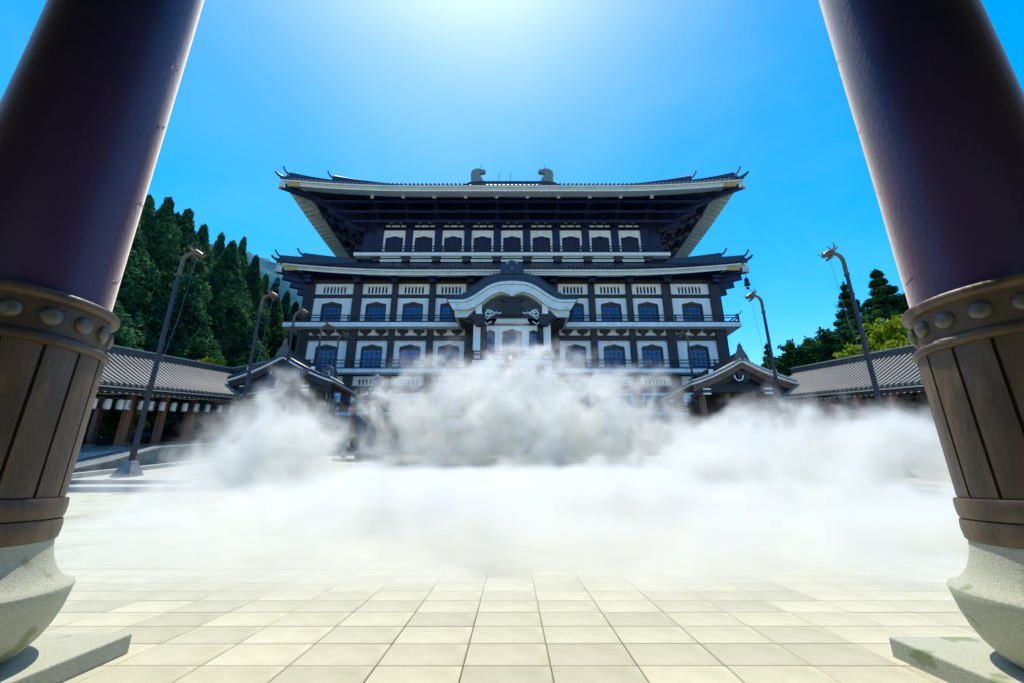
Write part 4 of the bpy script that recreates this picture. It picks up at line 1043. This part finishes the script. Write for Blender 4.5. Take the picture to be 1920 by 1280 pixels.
for k in range(6):
    a = R(30) + math.pi / 3 * k
    MB().tube([(-9.5 + .95 * math.cos(a), 30 + .95 * math.sin(a), z + 4.12), (-9.5 + 1.24 * math.cos(a), 30 + 1.24 * math.sin(a), z + 4.16), (-9.5 + 1.4 * math.cos(a), 30 + 1.4 * math.sin(a), z + 4.42), (-9.5 + 1.26 * math.cos(a), 30 + 1.26 * math.sin(a), z + 4.56)], [.1, .12, .1, .06], 7).build('roof_scroll', M['lstone'], sl, smooth=True)
S([(.2, z + 4.85), (.34, z + 4.95), (.24, z + 5.05), (.32, z + 5.2), (.34, z + 5.4), (.2, z + 5.65), (0.01, z + 5.85)], 14, 'finial')

gz = ground(36)
cp = root('carved_stone_post', (-15.45, 36, gz), 'tall square dark stone post with a column of pale carved characters', 'stone post')
m = MB(); m.box(-16.0, -14.9, 35.5, 36.5, gz - .2, gz + .55); m.build('base', M['lstone'], cp, bevel=.03)
m = MB(); m.prism([(-15.9, gz + .55), (-15.9, 10.35), (-15.45, 10.6), (-15.0, 10.35), (-15.0, gz + .55)], 35.6, 36.4); m.build('post', M['dstone'], cp, bevel=.03)
for xx in (-15.86, -15.06):
    m = MB(); m.box(xx - .035, xx + .035, 35.56, 35.62, gz + .6, 10.3); m.build('edge_strip', M['lstone'], cp)
rr = random.Random(5)
for k in range(9):
    zc = 9.9 - .64 * k; st_ = MB()
    for q in range(5):
        a = rr.uniform(-.22, .22); b_ = rr.uniform(-.22, .22)
        if q % 2: st_.bar((-15.46 - .22, 35.585, zc + a), (-15.46 + .2, 35.585, zc + a + .05), .03, .055)
        else: st_.bar((-15.46 + b_, 35.58, zc - .24), (-15.46 + b_ * .6, 35.58, zc + .24), .055, .03)
    st_.build('carved_character', M['pale'], cp)

gz = ground(36)
bl = root('bronze_lantern', (-.1, 36, gz), 'octagonal bronze lantern with gilded flame finial, sunk in mist before the porch', 'bronze lantern')
def S2(prof, n, name, m='dragon'):
    prof = [(r * 1.63, z + (zz - z) * 1.63) for r, zz in prof]
    return MB().lathe(prof, n, (-.1, 36, 0), R(22.5), R(22.5) + 2 * math.pi).build(name, M[m], bl, smooth=True, angle=30)
z = gz
S2([(.95, z - .3), (.95, z + .25), (.7, z + .3), (.62, z + .6), (.3, z + .7)], 8, 'base', 'lstone')
S2([(.22, z + .68), (.2, z + 1.0), (.28, z + 1.2), (.2, z + 1.4), (.2, z + 2.1), (.5, z + 2.3), (.66, z + 2.45), (.5, z + 2.5)], 16, 'shaft')
S2([(.5, z + 2.49), (.5, z + 3.5), (0.01, z + 3.5)], 8, 'fire_box')
S2([(.5, z + 3.48), (.98, z + 3.62), (1.05, z + 3.75), (.75, z + 3.95), (.4, z + 4.25), (.12, z + 4.42)], 8, 'roof')
S2([(.1, z + 4.4), (.22, z + 4.46), (.12, z + 4.55), (.2, z + 4.65), (.22, z + 4.78), (.1, z + 4.95), (0.01, z + 5.05)], 12, 'finial', 'gold')
f = MB()
for k in range(5):
    a = k * 2 * math.pi / 5
    f.tube([(-.1 + (px + .1) * 1.63, 36 + (py - 36) * 1.63, z + (pz - z) * 1.63) for px, py, pz in [(-.1 + .15 * math.cos(a), 36 + .15 * math.sin(a), z + 4.62), (-.1 + .38 * math.cos(a), 36 + .38 * math.sin(a), z + 4.78), (-.1 + .3 * math.cos(a), 36 + .3 * math.sin(a), z + 4.95), (-.1 + .36 * math.cos(a), 36 + .36 * math.sin(a), z + 5.12)]], [.08, .10, .07, .02], 6)
f.build('flame_ornament', M['gold'], bl, smooth=True)

gz = ground(28.5)
stt = root('stone_statue', (-10.7, 28.5, gz), 'small pale stone statue of a robed figure standing at the mist edge', 'statue')
m = MB(); m.box(-11.2, -10.2, 28.0, 29.0, gz - .2, gz + .14); m.build('pedestal', M['lstone'], stt, bevel=.03)
def body(name, pts, rad, parent, m, edges=None):
    me = bpy.data.meshes.new(name); L = wloc(parent)
    ed = edges or [(i, i + 1) for i in range(len(pts) - 1)]
    me.from_pydata([tuple(Vector(p) - L) for p in pts], ed, []); o = bpy.data.objects.new(name, me); col.objects.link(o); o.parent = parent
    sk = o.modifiers.new('skin', 'SKIN'); 
    for i, v in enumerate(me.skin_vertices[0].data): v.radius = rad[i] if hasattr(rad[i], '__len__') else (rad[i], rad[i]); v.use_root = (i == 0)
    sb = o.modifiers.new('sub', 'SUBSURF'); sb.levels = 2; sb.render_levels = 2
    me.materials.append(m); return o
x, y = -10.7, 28.5
body('robed_body', [(x, y, gz + .16), (x, y, gz + .55), (x, y, gz + .9), (x, y, gz + 1.12), (x, y, gz + 1.2), (x, y - .02, gz + 1.36), (x, y - .02, gz + 1.5),
                    (x - .2, y, gz + 1.06), (x - .26, y - .06, gz + .82), (x - .1, y - .2, gz + .8), (x + .2, y, gz + 1.06), (x + .28, y - .06, gz + .82), (x + .26, y - .28, gz + .9)],
     [(.26, .22), (.22, .18), (.20, .15), (.17, .13), .08, .125, .10, .10, .085, .07, .10, .085, .07], stt, M['kerb'],
     [(0, 1), (1, 2), (2, 3), (3, 4), (4, 5), (5, 6), (3, 7), (7, 8), (8, 9), (3, 10), (10, 11), (11, 12)])
MB().tube([(x + .27, y - .3, gz + .2), (x + .27, y - .3, gz + 1.55)], .018, 6).build('staff', M['lstone'], stt)
MB().lathe([(.02, gz + 1.55), (.09, gz + 1.6), (.02, gz + 1.68)], 8, (x + .27, y - .3, 0)).build('staff_ring', M['lstone'], stt)

# ------------------------------------------------------------------ trees
def cards(cent, nrm, size, rs, curl=.35, k=1):
    """leaf sprays: two crossed thin triangles pairs per centre (numpy arrays in, verts and faces out)"""
    n = len(cent)
    a = np.cross(nrm, rs.normal(size=(n, 3))); a /= np.linalg.norm(a, axis=1)[:, None] + 1e-9
    b = np.cross(nrm, a); sz = size[:, None]
    tip = cent + a * sz * 1.25 - nrm * sz * curl
    l = cent + b * sz * .45; r = cent - b * sz * .45; back = cent - a * sz * .7 + nrm * sz * .1
    v = np.stack([back, r, tip, l], 1).reshape(-1, 3)
    f = np.arange(n * 4).reshape(-1, 4)
    return v, f

def foliage(name, m, v, f):
    me = bpy.data.meshes.new(name); me.from_pydata(v.tolist(), [], f.tolist()); me.materials.append(m); me.update(); return me

def cedar_mesh(seed, Hh, Rr, mt, n_cl=300, per=110, leaf=.17, top=1.0, taper=.42, tier=0.0, csz=1.0, tip=1.0):
    """dense conifer: drooping clumps on a cone-topped column; tier > 0 opens gaps between whorls"""
    rs = np.random.RandomState(seed); C = []; N = []; S_ = []
    for i in range(n_cl):
        h = ((i + rs.rand()) / n_cl) ** .85
        if tier: h = np.round(h * tier) / tier * .75 + h * .25
        prof = Rr * min(1.0, ((1 - h) / taper) ** top) * (.62 + .50 * rs.rand())
        ang = rs.rand() * 2 * np.pi; rad = prof * (.72 + .28 * rs.rand() ** .5)
        out = np.array([np.cos(ang), np.sin(ang), 0.0])
        c = out * rad; c[2] = 1.0 + h * (Hh - 1.5)
        cs = csz * (.28 + .36 * min(1.0, (1 - h) / taper)) * (Rr / 2.6) * (.7 + .75 * rs.rand())
        d = rs.normal(size=(per, 3)); d /= np.linalg.norm(d, axis=1)[:, None]
        # clump hangs: long downwards, pushed outwards
        p = c + d * np.array([1.0, 1.0, 1.55]) * cs * (.55 + .5 * rs.rand(per)[:, None])
        p[:, 2] -= .55 * cs * (d @ out).clip(0)
        nn = d * .9 + out * .35 + np.array([0, 0, .25]) + rs.normal(size=(per, 3)) * .35
        nn /= np.linalg.norm(nn, axis=1)[:, None]
        C.append(p); N.append(nn); S_.append(leaf * (.6 + .9 * rs.rand(per)))
    k = 160; hh = rs.rand(k); w = .34 * tip * (1.12 - hh) * (.6 + .8 * rs.rand(k)); a = rs.rand(k) * 6.283
    p = np.stack([np.cos(a) * w, np.sin(a) * w, Hh - 2.3 + 2.4 * hh], 1)
    nn = rs.normal(size=(k, 3)) + np.array([0, 0, .4]); nn /= np.linalg.norm(nn, axis=1)[:, None]
    C.append(p); N.append(nn); S_.append(leaf * (.5 + .6 * rs.rand(k)))
    v, f = cards(np.concatenate(C), np.concatenate(N), np.concatenate(S_), rs)
    return foliage('crown', mt, v, f)

def trunk_mesh(Hh, r, seed):
    mb = MB(); rr = random.Random(seed)
    mb.tube([(0, 0, -.6), (rr.uniform(-.1, .1), 0, Hh * .3), (rr.uniform(-.1, .1), rr.uniform(-.1, .1), Hh * .65), (0, 0, Hh * .97)], [r * 1.25, r, r * .6, .04], 9)
    for i in range(16):
        z = Hh * (.12 + .05 * i); a = rr.uniform(0, 6.28); L = Hh * .085 * (1 - z / Hh) * 1.3 + .4
        mb.tube([(0, 0, z), (L * .6 * math.cos(a), L * .6 * math.sin(a), z + .1), (L * math.cos(a), L * math.sin(a), z - .15)], [r * .25, r * .16, .03], 5)
    me = bpy.data.meshes.new('trunk'); me.from_pydata([tuple(p) for p in mb.v], [], mb.f); me.materials.append(M['bark']); me.polygons.foreach_set('use_smooth', [True] * len(me.polygons)); me.update(); return me

CED = [(cedar_mesh(11 + i, 22, 2.9, M['cedar'], 420, 110), trunk_mesh(22, .38, i)) for i in range(3)]
FIR = [(cedar_mesh(31 + i, 16, 3.0, M['cedar2'], 300, 62, leaf=.11, taper=.97, tier=15, csz=.50, tip=.4), trunk_mesh(16, .3, 9 + i)) for i in range(2)]
def tree(kind, x, y, zt, z0, wid, rz, label, group, name='cedar_tree'):
    me = kind[0]; H0 = 22 if kind in CED else 16
    rt = root(name, (x, y, z0), label, 'tree', group, rz)
    sc = (zt - z0) / H0
    rt.scale = (wid, wid, sc)
    for nm, mm in (('trunk', kind[1]), ('crown', kind[0])):
        o = bpy.data.objects.new(nm, mm); col.objects.link(o); o.parent = rt
    return rt

# wooded slopes behind the galleries
for s in (-1, 1):
    hs = MB(); hs.grid([[(s * x, y, z + ground(y) * .9) for x, z in ((28.5, 1.2), (32, 2.6), (38, 4.5), (60, 12), (110, 22))] for y in (8, 20, 32, 44, 70, 110)])
    tag(hs.build('hillside', M['shrub_ground'] if 'shrub_ground' in M else M['hill'], fix=False), kind='structure')

GL = 'tall cedars behind the left gallery'
CL = [(-34, 33.1, 25.9, 1.05, 0, 'cedar half hidden by the left gate column, first of the row'), (-35.5, 36.3, 27.8, 1.1, 1, 'tall cedar beside the left gate column with pointed top against the sky'),
      (-34, 36.9, 28.0, 1.0, 2, 'tallest cedar of the left row, lit along its right edge'), (-37, 41.6, 29.4, .95, 0, 'cedar just right of the tallest one, set a little back'),
      (-33.5, 38.9, 28.1, 1.05, 1, 'cedar directly behind the nearest left dragon pole head'), (-35, 43.2, 29.0, 1.0, 2, 'dense cedar right of the nearest left dragon pole head'),
      (-37, 48.7, 31.3, .9, 1, 'slim cedar top standing back in the dip of the left row'), (-33.5, 46.1, 28.6, 1.1, 0, 'broad rounded cedar in the middle of the left row'),
      (-36, 51.5, 32.4, .85, 2, 'slim pointed cedar rising above the broad rounded one'), (-33.5, 51.0, 29.3, .95, 1, 'cedar with bright edge before the second left dragon pole'),
      (-36, 57.8, 30.0, .95, 0, 'cedar behind the second left dragon pole'), (-33.5, 56.3, 28.2, .9, 2, 'cedar right of the second left dragon pole head'),
      (-35, 62.3, 29.4, .95, 1, 'cedar beneath the hanging mountain, second from the hall'), (-33, 61.6, 27.3, 1.0, 0, 'cedar closest to the hall, beside its third floor balcony')]
for i, (x, y, zt, wd, k, lb) in enumerate(CL):
    tree(CED[k], x, y, zt, 5.2 + .05 * (y - 33), wd, i * 1.7, lb, GL)
# lower rank of younger cedars that closes the gap behind the gallery roof
for i, (x, y, zt, lb) in enumerate([(-31, 30.0, 15.5, 'younger cedar low behind the gallery roof beside the gate column'), (-31.2, 40.5, 17.0, 'younger cedar low behind the gallery roof in front of the tallest cedars'), (-30.5, 48.0, 18.5, 'younger cedar between the gallery ridge and the broad rounded cedar'), (-30.5, 55.0, 18.0, 'younger cedar low beside the left pavilion gable')]):
    tree(CED[(i + 1) % 3], x, y, zt, 5.0, 1.05, i * 2.1, lb, 'younger cedars behind the left gallery')
GRP = 'firs behind the right gallery'
FL = [(34, 40.7, 20.6, 1.75, 0, 'open fir left of the tallest fir, crossed by the right dragon pole'), (33.5, 36.2, 19.8, 2.0, 1, 'tallest fir on the right with tiered open branches'),
      (33, 53.8, 18.3, 1.35, 1, 'small pointed fir just right of the middle right dragon pole'), (32, 49.2, 15.4, 1.7, 0, 'small rounded fir between middle dragon pole and the dense dark fir'),
      (33, 46.6, 16.2, 2.2, 0, 'dense dark fir above the right end of the pavilion roof'), (34, 44.3, 14.8, 2.3, 1, 'low dark fir between the dense one and the open fir'),
      (36, 42.3, 17.5, 2.4, 0, 'broad dark fir behind the open firs'), (35, 35.6, 17.2, 1.8, 1, 'dark fir touching the right gate column edge'),
      (31.5, 41.0, 12.6, 2.2, 1, 'low dark fir behind the right gallery ridge beneath the open firs')]
for i, (x, y, zt, wd, k, lb) in enumerate(FL):
    tree(FIR[k], x, y, zt, 5.0, wd, i * 2.3, lb, GRP, 'fir_tree')

def broadleaf(seed, Hh, Rr, n_br, per, leaf, m):
    rs = np.random.RandomState(seed); C = []; N = []; S_ = []; tb = MB()
    tb.tube([(0, 0, -.5), (.1, 0, Hh * .35), (-.05, .1, Hh * .7), (0, 0, Hh * .95)], [.24, .18, .10, .02], 8)
    for i in range(n_br):
        h = .12 + .85 * (i + rs.rand()) / n_br; a = rs.rand() * 6.283
        L = Rr * (1.05 - .75 * h ** 1.6) * (.65 + .5 * rs.rand()); p0 = np.array([0, 0, Hh * h * .88]); dr = np.array([np.cos(a), np.sin(a), .25 + .55 * h])
        p1 = p0 + dr * L; tb.tube([tuple(p0), tuple(p0 + dr * L * .5 + [0, 0, .1]), tuple(p1)], [.055, .04, .012], 5)
        t = .2 + .8 * rs.rand(per) ** .7
        p = p0 + dr * L * t[:, None] + rs.normal(size=(per, 3)) * (.10 + .20 * (1 - t[:, None])) * [1, 1, .9]
        nn = rs.normal(size=(per, 3)) + [0, 0, .9]; nn /= np.linalg.norm(nn, axis=1)[:, None]
        C.append(p); N.append(nn); S_.append(leaf * (.6 + .7 * rs.rand(per)))
    v, f = cards(np.concatenate(C), np.concatenate(N), np.concatenate(S_), rs, curl=.2)
    me = bpy.data.meshes.new('trunk'); me.from_pydata([tuple(p) for p in tb.v], [], tb.f); me.materials.append(M['bark']); me.update()
    return foliage('crown', m, v, f), me
def place(pair, name, loc, sc, rz, label, cat, group=None):
    rt = root(name, loc, label, cat, group, rz); rt.scale = sc
    for nm, mm in (('trunk', pair[1]), ('crown', pair[0])):
        o = bpy.data.objects.new(nm, mm); col.objects.link(o); o.parent = rt
    return rt
GK = broadleaf(5, 8.0, 3.4, 90, 70, .17, M['ginkgo'])
place(GK, 'ginkgo_tree', (29.6, 31.8, 4.6), (1.3, 1.3, 1.12), 0, 'bright yellow-green leafy tree behind the right gallery roof', 'tree', 'yellow-green trees')
place(GK, 'ginkgo_tree', (29.6, 27.5, 4.2), (1.2, 1.2, 1.15), 2, 'bright yellow-green tree beside the collar of the right gate column', 'tree', 'yellow-green trees')
BT = broadleaf(15, 8.0, 3.3, 110, 90, .16, M['cedar2'])
for i, (x, y, zt, sc, lb) in enumerate([(32.0, 37.5, 15.4, 1.35, 'dark green leafy tree behind the right gallery between the two open firs'), (32.5, 41.0, 16.2, 1.4, 'dark green leafy tree left of the open firs, behind the crossing dragon pole'), (33.0, 44.3, 16.6, 1.4, 'dark green leafy tree in the middle of the mass behind the right gallery'),
                                        (33.0, 48.0, 16.8, 1.35, 'dark green leafy tree just right of the pavilion roof end'), (33.0, 52.0, 16.4, 1.2, 'dark green leafy tree farthest left of the right mass, by the middle dragon pole')]):
    place(BT, 'leafy_tree', (x, y, 5.0), (sc, sc, (zt - 5) / 8.0), i * 1.9, lb, 'tree', 'dark leafy trees behind the right gallery')
place(GK, 'ginkgo_tree', (29.9, 35.2, 4.9), (1.15, 1.15, .98), 4, 'bright yellow-green tree left of the gallery dragon pole, lowest of its kind', 'tree', 'yellow-green trees')
SH = broadleaf(8, 2.6, 1.5, 40, 60, .13, M['shrub'])
YS = broadleaf(9, 3.0, 1.9, 46, 60, .15, M['ginkgo'])
place(YS, 'yellow_shrub', (-27.6, 38.6, 8.9), (1, 1, 1), 0, 'yellow-green shrub showing over the left gallery ridge', 'shrub')
for i, (x, y, z, lb) in enumerate([(29.0, 21.5, 2.7, 'leafy green shrub behind the right gallery pillars beside the gate column'), (28.6, 24.5, 3.0, 'leafy green shrub behind the right gallery pillars, second from the gate column'), (28.8, 27.8, 3.4, 'leafy green shrub behind the right gallery, deepest in the mist'),
                                   (-28.4, 28.5, 3.3, 'leafy green shrub behind the left gallery lanterns'), (-28.2, 31.5, 3.8, 'leafy green shrub behind the far lanterns of the left gallery')]):
    place(SH, 'green_shrub', (x, y, z), (1.2, 1.2, 1.25), i * 1.3, lb, 'shrub', 'shrubs behind the galleries')

# distant mountain behind the cedars, air haze painted into its blue
mp = [(-520, 270), (-420, 250), (-340, 232), (-307, 214), (-283, 200), (-266, 190), (-250, 186), (-230, 177), (-212, 175), (-194, 170), (-174, 158), (-140, 130), (-90, 70), (-30, 20), (20, 0)]
rsn = np.random.RandomState(3)
mx_, mz_ = zip(*mp)
gx = np.linspace(-520, 20, 150); gy = np.linspace(140, 460, 70)
ph = rsn.rand(12) * 6.28; fq = rsn.rand(12) * .09 + .015; fr = rsn.rand(12) * .09 + .015
G = []
for yv in gy:
    row = []
    for xv in gx:
        rz = np.interp(xv, mx_, mz_); t = (yv - 140) / 180 if yv < 320 else 1 - (yv - 320) / 260
        z = rz * (t ** .85 if t > 0 else 0) + sum(math.sin(xv * fq[k] * 2 + ph[k]) * math.sin(yv * fr[k] * 2 + ph[-k]) for k in range(12)) * 1.6 * min(1, t * 4) * (1 if yv < 300 else .3) + rsn.normal() * 1.3 * min(1, t * 2)
        row.append((xv, yv, z + 3))
    G.append(row)
mt_ = MB(); mt_.grid(G); tag(mt_.build('mountain', M['hill'], smooth=True, fix=False, angle=80), kind='structure')

# ------------------------------------------------------------------ drifting mist: one heterogeneous volume over the courtyard
def fog():
    """density field baked once into a voxel grid by a node group, lit and marched by the renderer"""
    LO = Vector((-21, 4.2, -.4)); HI = Vector((23, 46.0, 14.5)); VOX = FOG_VOX
    res = [max(2, int((HI[i] - LO[i]) / VOX)) for i in range(3)]
    m = bpy.data.materials.new('drifting_mist'); m.use_nodes = True; nt = m.node_tree; nt.nodes.clear()
    out = nt.nodes.new('ShaderNodeOutputMaterial'); pv = nt.nodes.new('ShaderNodeVolumePrincipled')
    pv.inputs['Color'].default_value = (.982, .968, .918, 1); pv.inputs['Anisotropy'].default_value = FOG_G
    pv.inputs['Density'].default_value = 1.0; pv.inputs['Density Attribute'].default_value = 'density'
    nt.links.new(pv.outputs[0], out.inputs['Volume'])
    m.cycles.volume_step_rate = FOG_STEP
    nt = bpy.data.node_groups.new('mist_density', 'GeometryNodeTree')
    nt.interface.new_socket('Geometry', in_out='INPUT', socket_type='NodeSocketGeometry')
    nt.interface.new_socket('Geometry', in_out='OUTPUT', socket_type='NodeSocketGeometry')
    go = nt.nodes.new('NodeGroupOutput'); vc = nt.nodes.new('GeometryNodeVolumeCube'); sm = nt.nodes.new('GeometryNodeSetMaterial')
    sm.inputs['Material'].default_value = m
    vc.inputs['Min'].default_value = LO; vc.inputs['Max'].default_value = HI
    for i, k in enumerate('XYZ'): vc.inputs['Resolution ' + k].default_value = res[i]
    vc.inputs['Background'].default_value = 0.0
    nt.links.new(vc.outputs[0], sm.inputs[0]); nt.links.new(sm.outputs[0], go.inputs[0])
    pos = nt.nodes.new('GeometryNodeInputPosition')
    def vm(op, a, b=None):
        n = nt.nodes.new('ShaderNodeVectorMath'); n.operation = op
        for i, x in enumerate((a, b)):
            if x is None: continue
            if isinstance(x, (tuple, list)): n.inputs[i].default_value = x
            else: nt.links.new(x, n.inputs[i])
        return n
    def mm(op, a, b=None, c=None, clamp=False):
        n = nt.nodes.new('ShaderNodeMath'); n.operation = op; n.use_clamp = clamp
        for i, x in enumerate((a, b, c)):
            if x is None: continue
            if isinstance(x, (int, float)): n.inputs[i].default_value = x
            else: nt.links.new(x, n.inputs[i])
        return n.outputs[0]
    P = pos.outputs[0]
    sp = nt.nodes.new('ShaderNodeSeparateXYZ'); nt.links.new(P, sp.inputs[0]); X, Y, Z = sp.outputs
    gy = mm('MULTIPLY', mm('MINIMUM', mm('MAXIMUM', mm('SUBTRACT', Y, 7.4), 0.0), 32.6), SL)
    hz = mm('SUBTRACT', Z, gy)                     # height above the ground
    def noise(sc, det, dist=0.0, off=(0, 0, 0), rough=.55):
        no = nt.nodes.new('ShaderNodeTexNoise'); no.inputs['Scale'].default_value = sc; no.inputs['Detail'].default_value = det
        no.inputs['Roughness'].default_value = rough; no.inputs['Distortion'].default_value = dist
        nt.links.new(vm('ADD', P, off).outputs[0], no.inputs['Vector']); return no
    # swirl the sampling place so the edges curl, fray the shapes with fine noise, then thin them out into wisps
    w1 = vm('MULTIPLY', vm('SUBTRACT', noise(.20, 2.0, off=(31, 7, 3)).outputs['Color'], (.5, .5, .5)).outputs[0], (5.0, 5.0, 3.4))
    w2 = vm('MULTIPLY', vm('SUBTRACT', noise(.8, 3.0, off=(3, 57, 13)).outputs['Color'], (.5, .5, .5)).outputs[0], (2.3, 2.3, 2.6))
    cb = nt.nodes.new('ShaderNodeCombineXYZ'); nt.links.new(X, cb.inputs[0]); nt.links.new(Y, cb.inputs[1]); nt.links.new(hz, cb.inputs[2])
    W = vm('ADD', w1.outputs[0], w2.outputs[0]).outputs[0]
    Q = vm('ADD', cb.outputs[0], W).outputs[0]
    fb = nt.nodes.new('ShaderNodeTexNoise'); fb.inputs['Scale'].default_value = .62; fb.inputs['Detail'].default_value = 7.0; fb.inputs['Roughness'].default_value = .58
    nt.links.new(vm('ADD', P, vm('MULTIPLY', W, (.9, .9, .9)).outputs[0]).outputs[0], fb.inputs['Vector'])
    n1 = fb.outputs[0]; nz = mm('SUBTRACT', n1, .5)
    mr = nt.nodes.new('ShaderNodeMapRange'); mr.interpolation_type = 'SMOOTHSTEP'
    mr.inputs['From Min'].default_value = .36; mr.inputs['From Max'].default_value = .66; nt.links.new(n1, mr.inputs['Value']); wisp = mr.outputs[0]
    def lobe(q0, c, r, amp):
        d = vm('SUBTRACT', q0, c); d = vm('DIVIDE', d.outputs[0], r); q = vm('DOT_PRODUCT', d.outputs[0], d.outputs[0])
        return mm('MULTIPLY', mm('SUBTRACT', 1.0, q.outputs['Value'], clamp=True), amp)
    total = None
    for l in FOG_LOBES:
        e = lobe(Q, *l); total = e if total is None else mm('ADD', total, e)
    total = mm('MINIMUM', total, 1.0)
    ero = mm('SUBTRACT', mm('MULTIPLY_ADD', nz, FOG_NOISE, total), FOG_CUT, clamp=True)
    gate = mm('MULTIPLY', total, 4.0, clamp=True)
    dn = mm('MULTIPLY', mm('MULTIPLY', ero, gate), mm('MULTIPLY_ADD', mm('POWER', wisp, 2.0), .92, .08))
    sh = None
    for l in FOG_SHEETS:                            # thin level sheets, not swirled
        e = lobe(cb.outputs[0], *l); sh = e if sh is None else mm('ADD', sh, e)
    sh = mm('MULTIPLY', sh, mm('MULTIPLY_ADD', wisp, .6, .4))
    near = mm('MULTIPLY', mm('SUBTRACT', Y, 4.1), .36, clamp=True)
    dn = mm('MULTIPLY', mm('MULTIPLY', mm('ADD', dn, sh), near), FOG_D)
    nt.links.new(dn, vc.inputs['Density'])
    vd = bpy.data.volumes.new('mist'); o = bpy.data.objects.new('mist', vd); col.objects.link(o)
    md = o.modifiers.new('mist', 'NODES'); md.node_group = nt
    vd.materials.append(m); vd.render.space = 'WORLD'; vd.render.step_size = FOG_MARCH
    tag(o, 'white mist drifting low over the courtyard and up before the hall', 'mist', kind='stuff')
    return o
FOG_G = 0.3; FOG_D = 2.7; FOG_NOISE = 1.8; FOG_CUT = .10; FOG_STEP = 1.0; FOG_VOX = .11; FOG_MARCH = .2
FOG_SHEETS = [((1.0, 13.5, -.3), (13.0, 9.4, 1.1), .55),
              ((.8, 9.4, -.22), (12.5, 6.2, .80), .72)]
FOG_LOBES = [((1.5, 13.0, -.1), (13.5, 7.8, 1.25), .70),       # low bank before the gate
             ((-9.0, 17.0, .5), (2.9, 5.0, 3.4), .60),          # left billow
             ((-9.9, 18.0, 1.8), (1.8, 2.4, 3.2), .34),         # left plume
             ((8.9, 17.0, .3), (5.2, 6.0, 2.7), .56),           # right billow
             ((14.0, 19.0, .4), (7.5, 7.0, 2.9), .58),          # far right billow
             ((0.5, 27.3, 1.6), (13.0, 5.5, 6.4), .58),         # thin back curtain before the hall
             ((0.0, 30.0, 4.5), (5.0, 4.5, 5.6), .16),
             ((16.5, 29.0, .6), (6.0, 4.5, 3.4), .24),
             ((-14.0, 31.5, 1.0), (5.0, 3.5, 3.0), .16)]
fog()
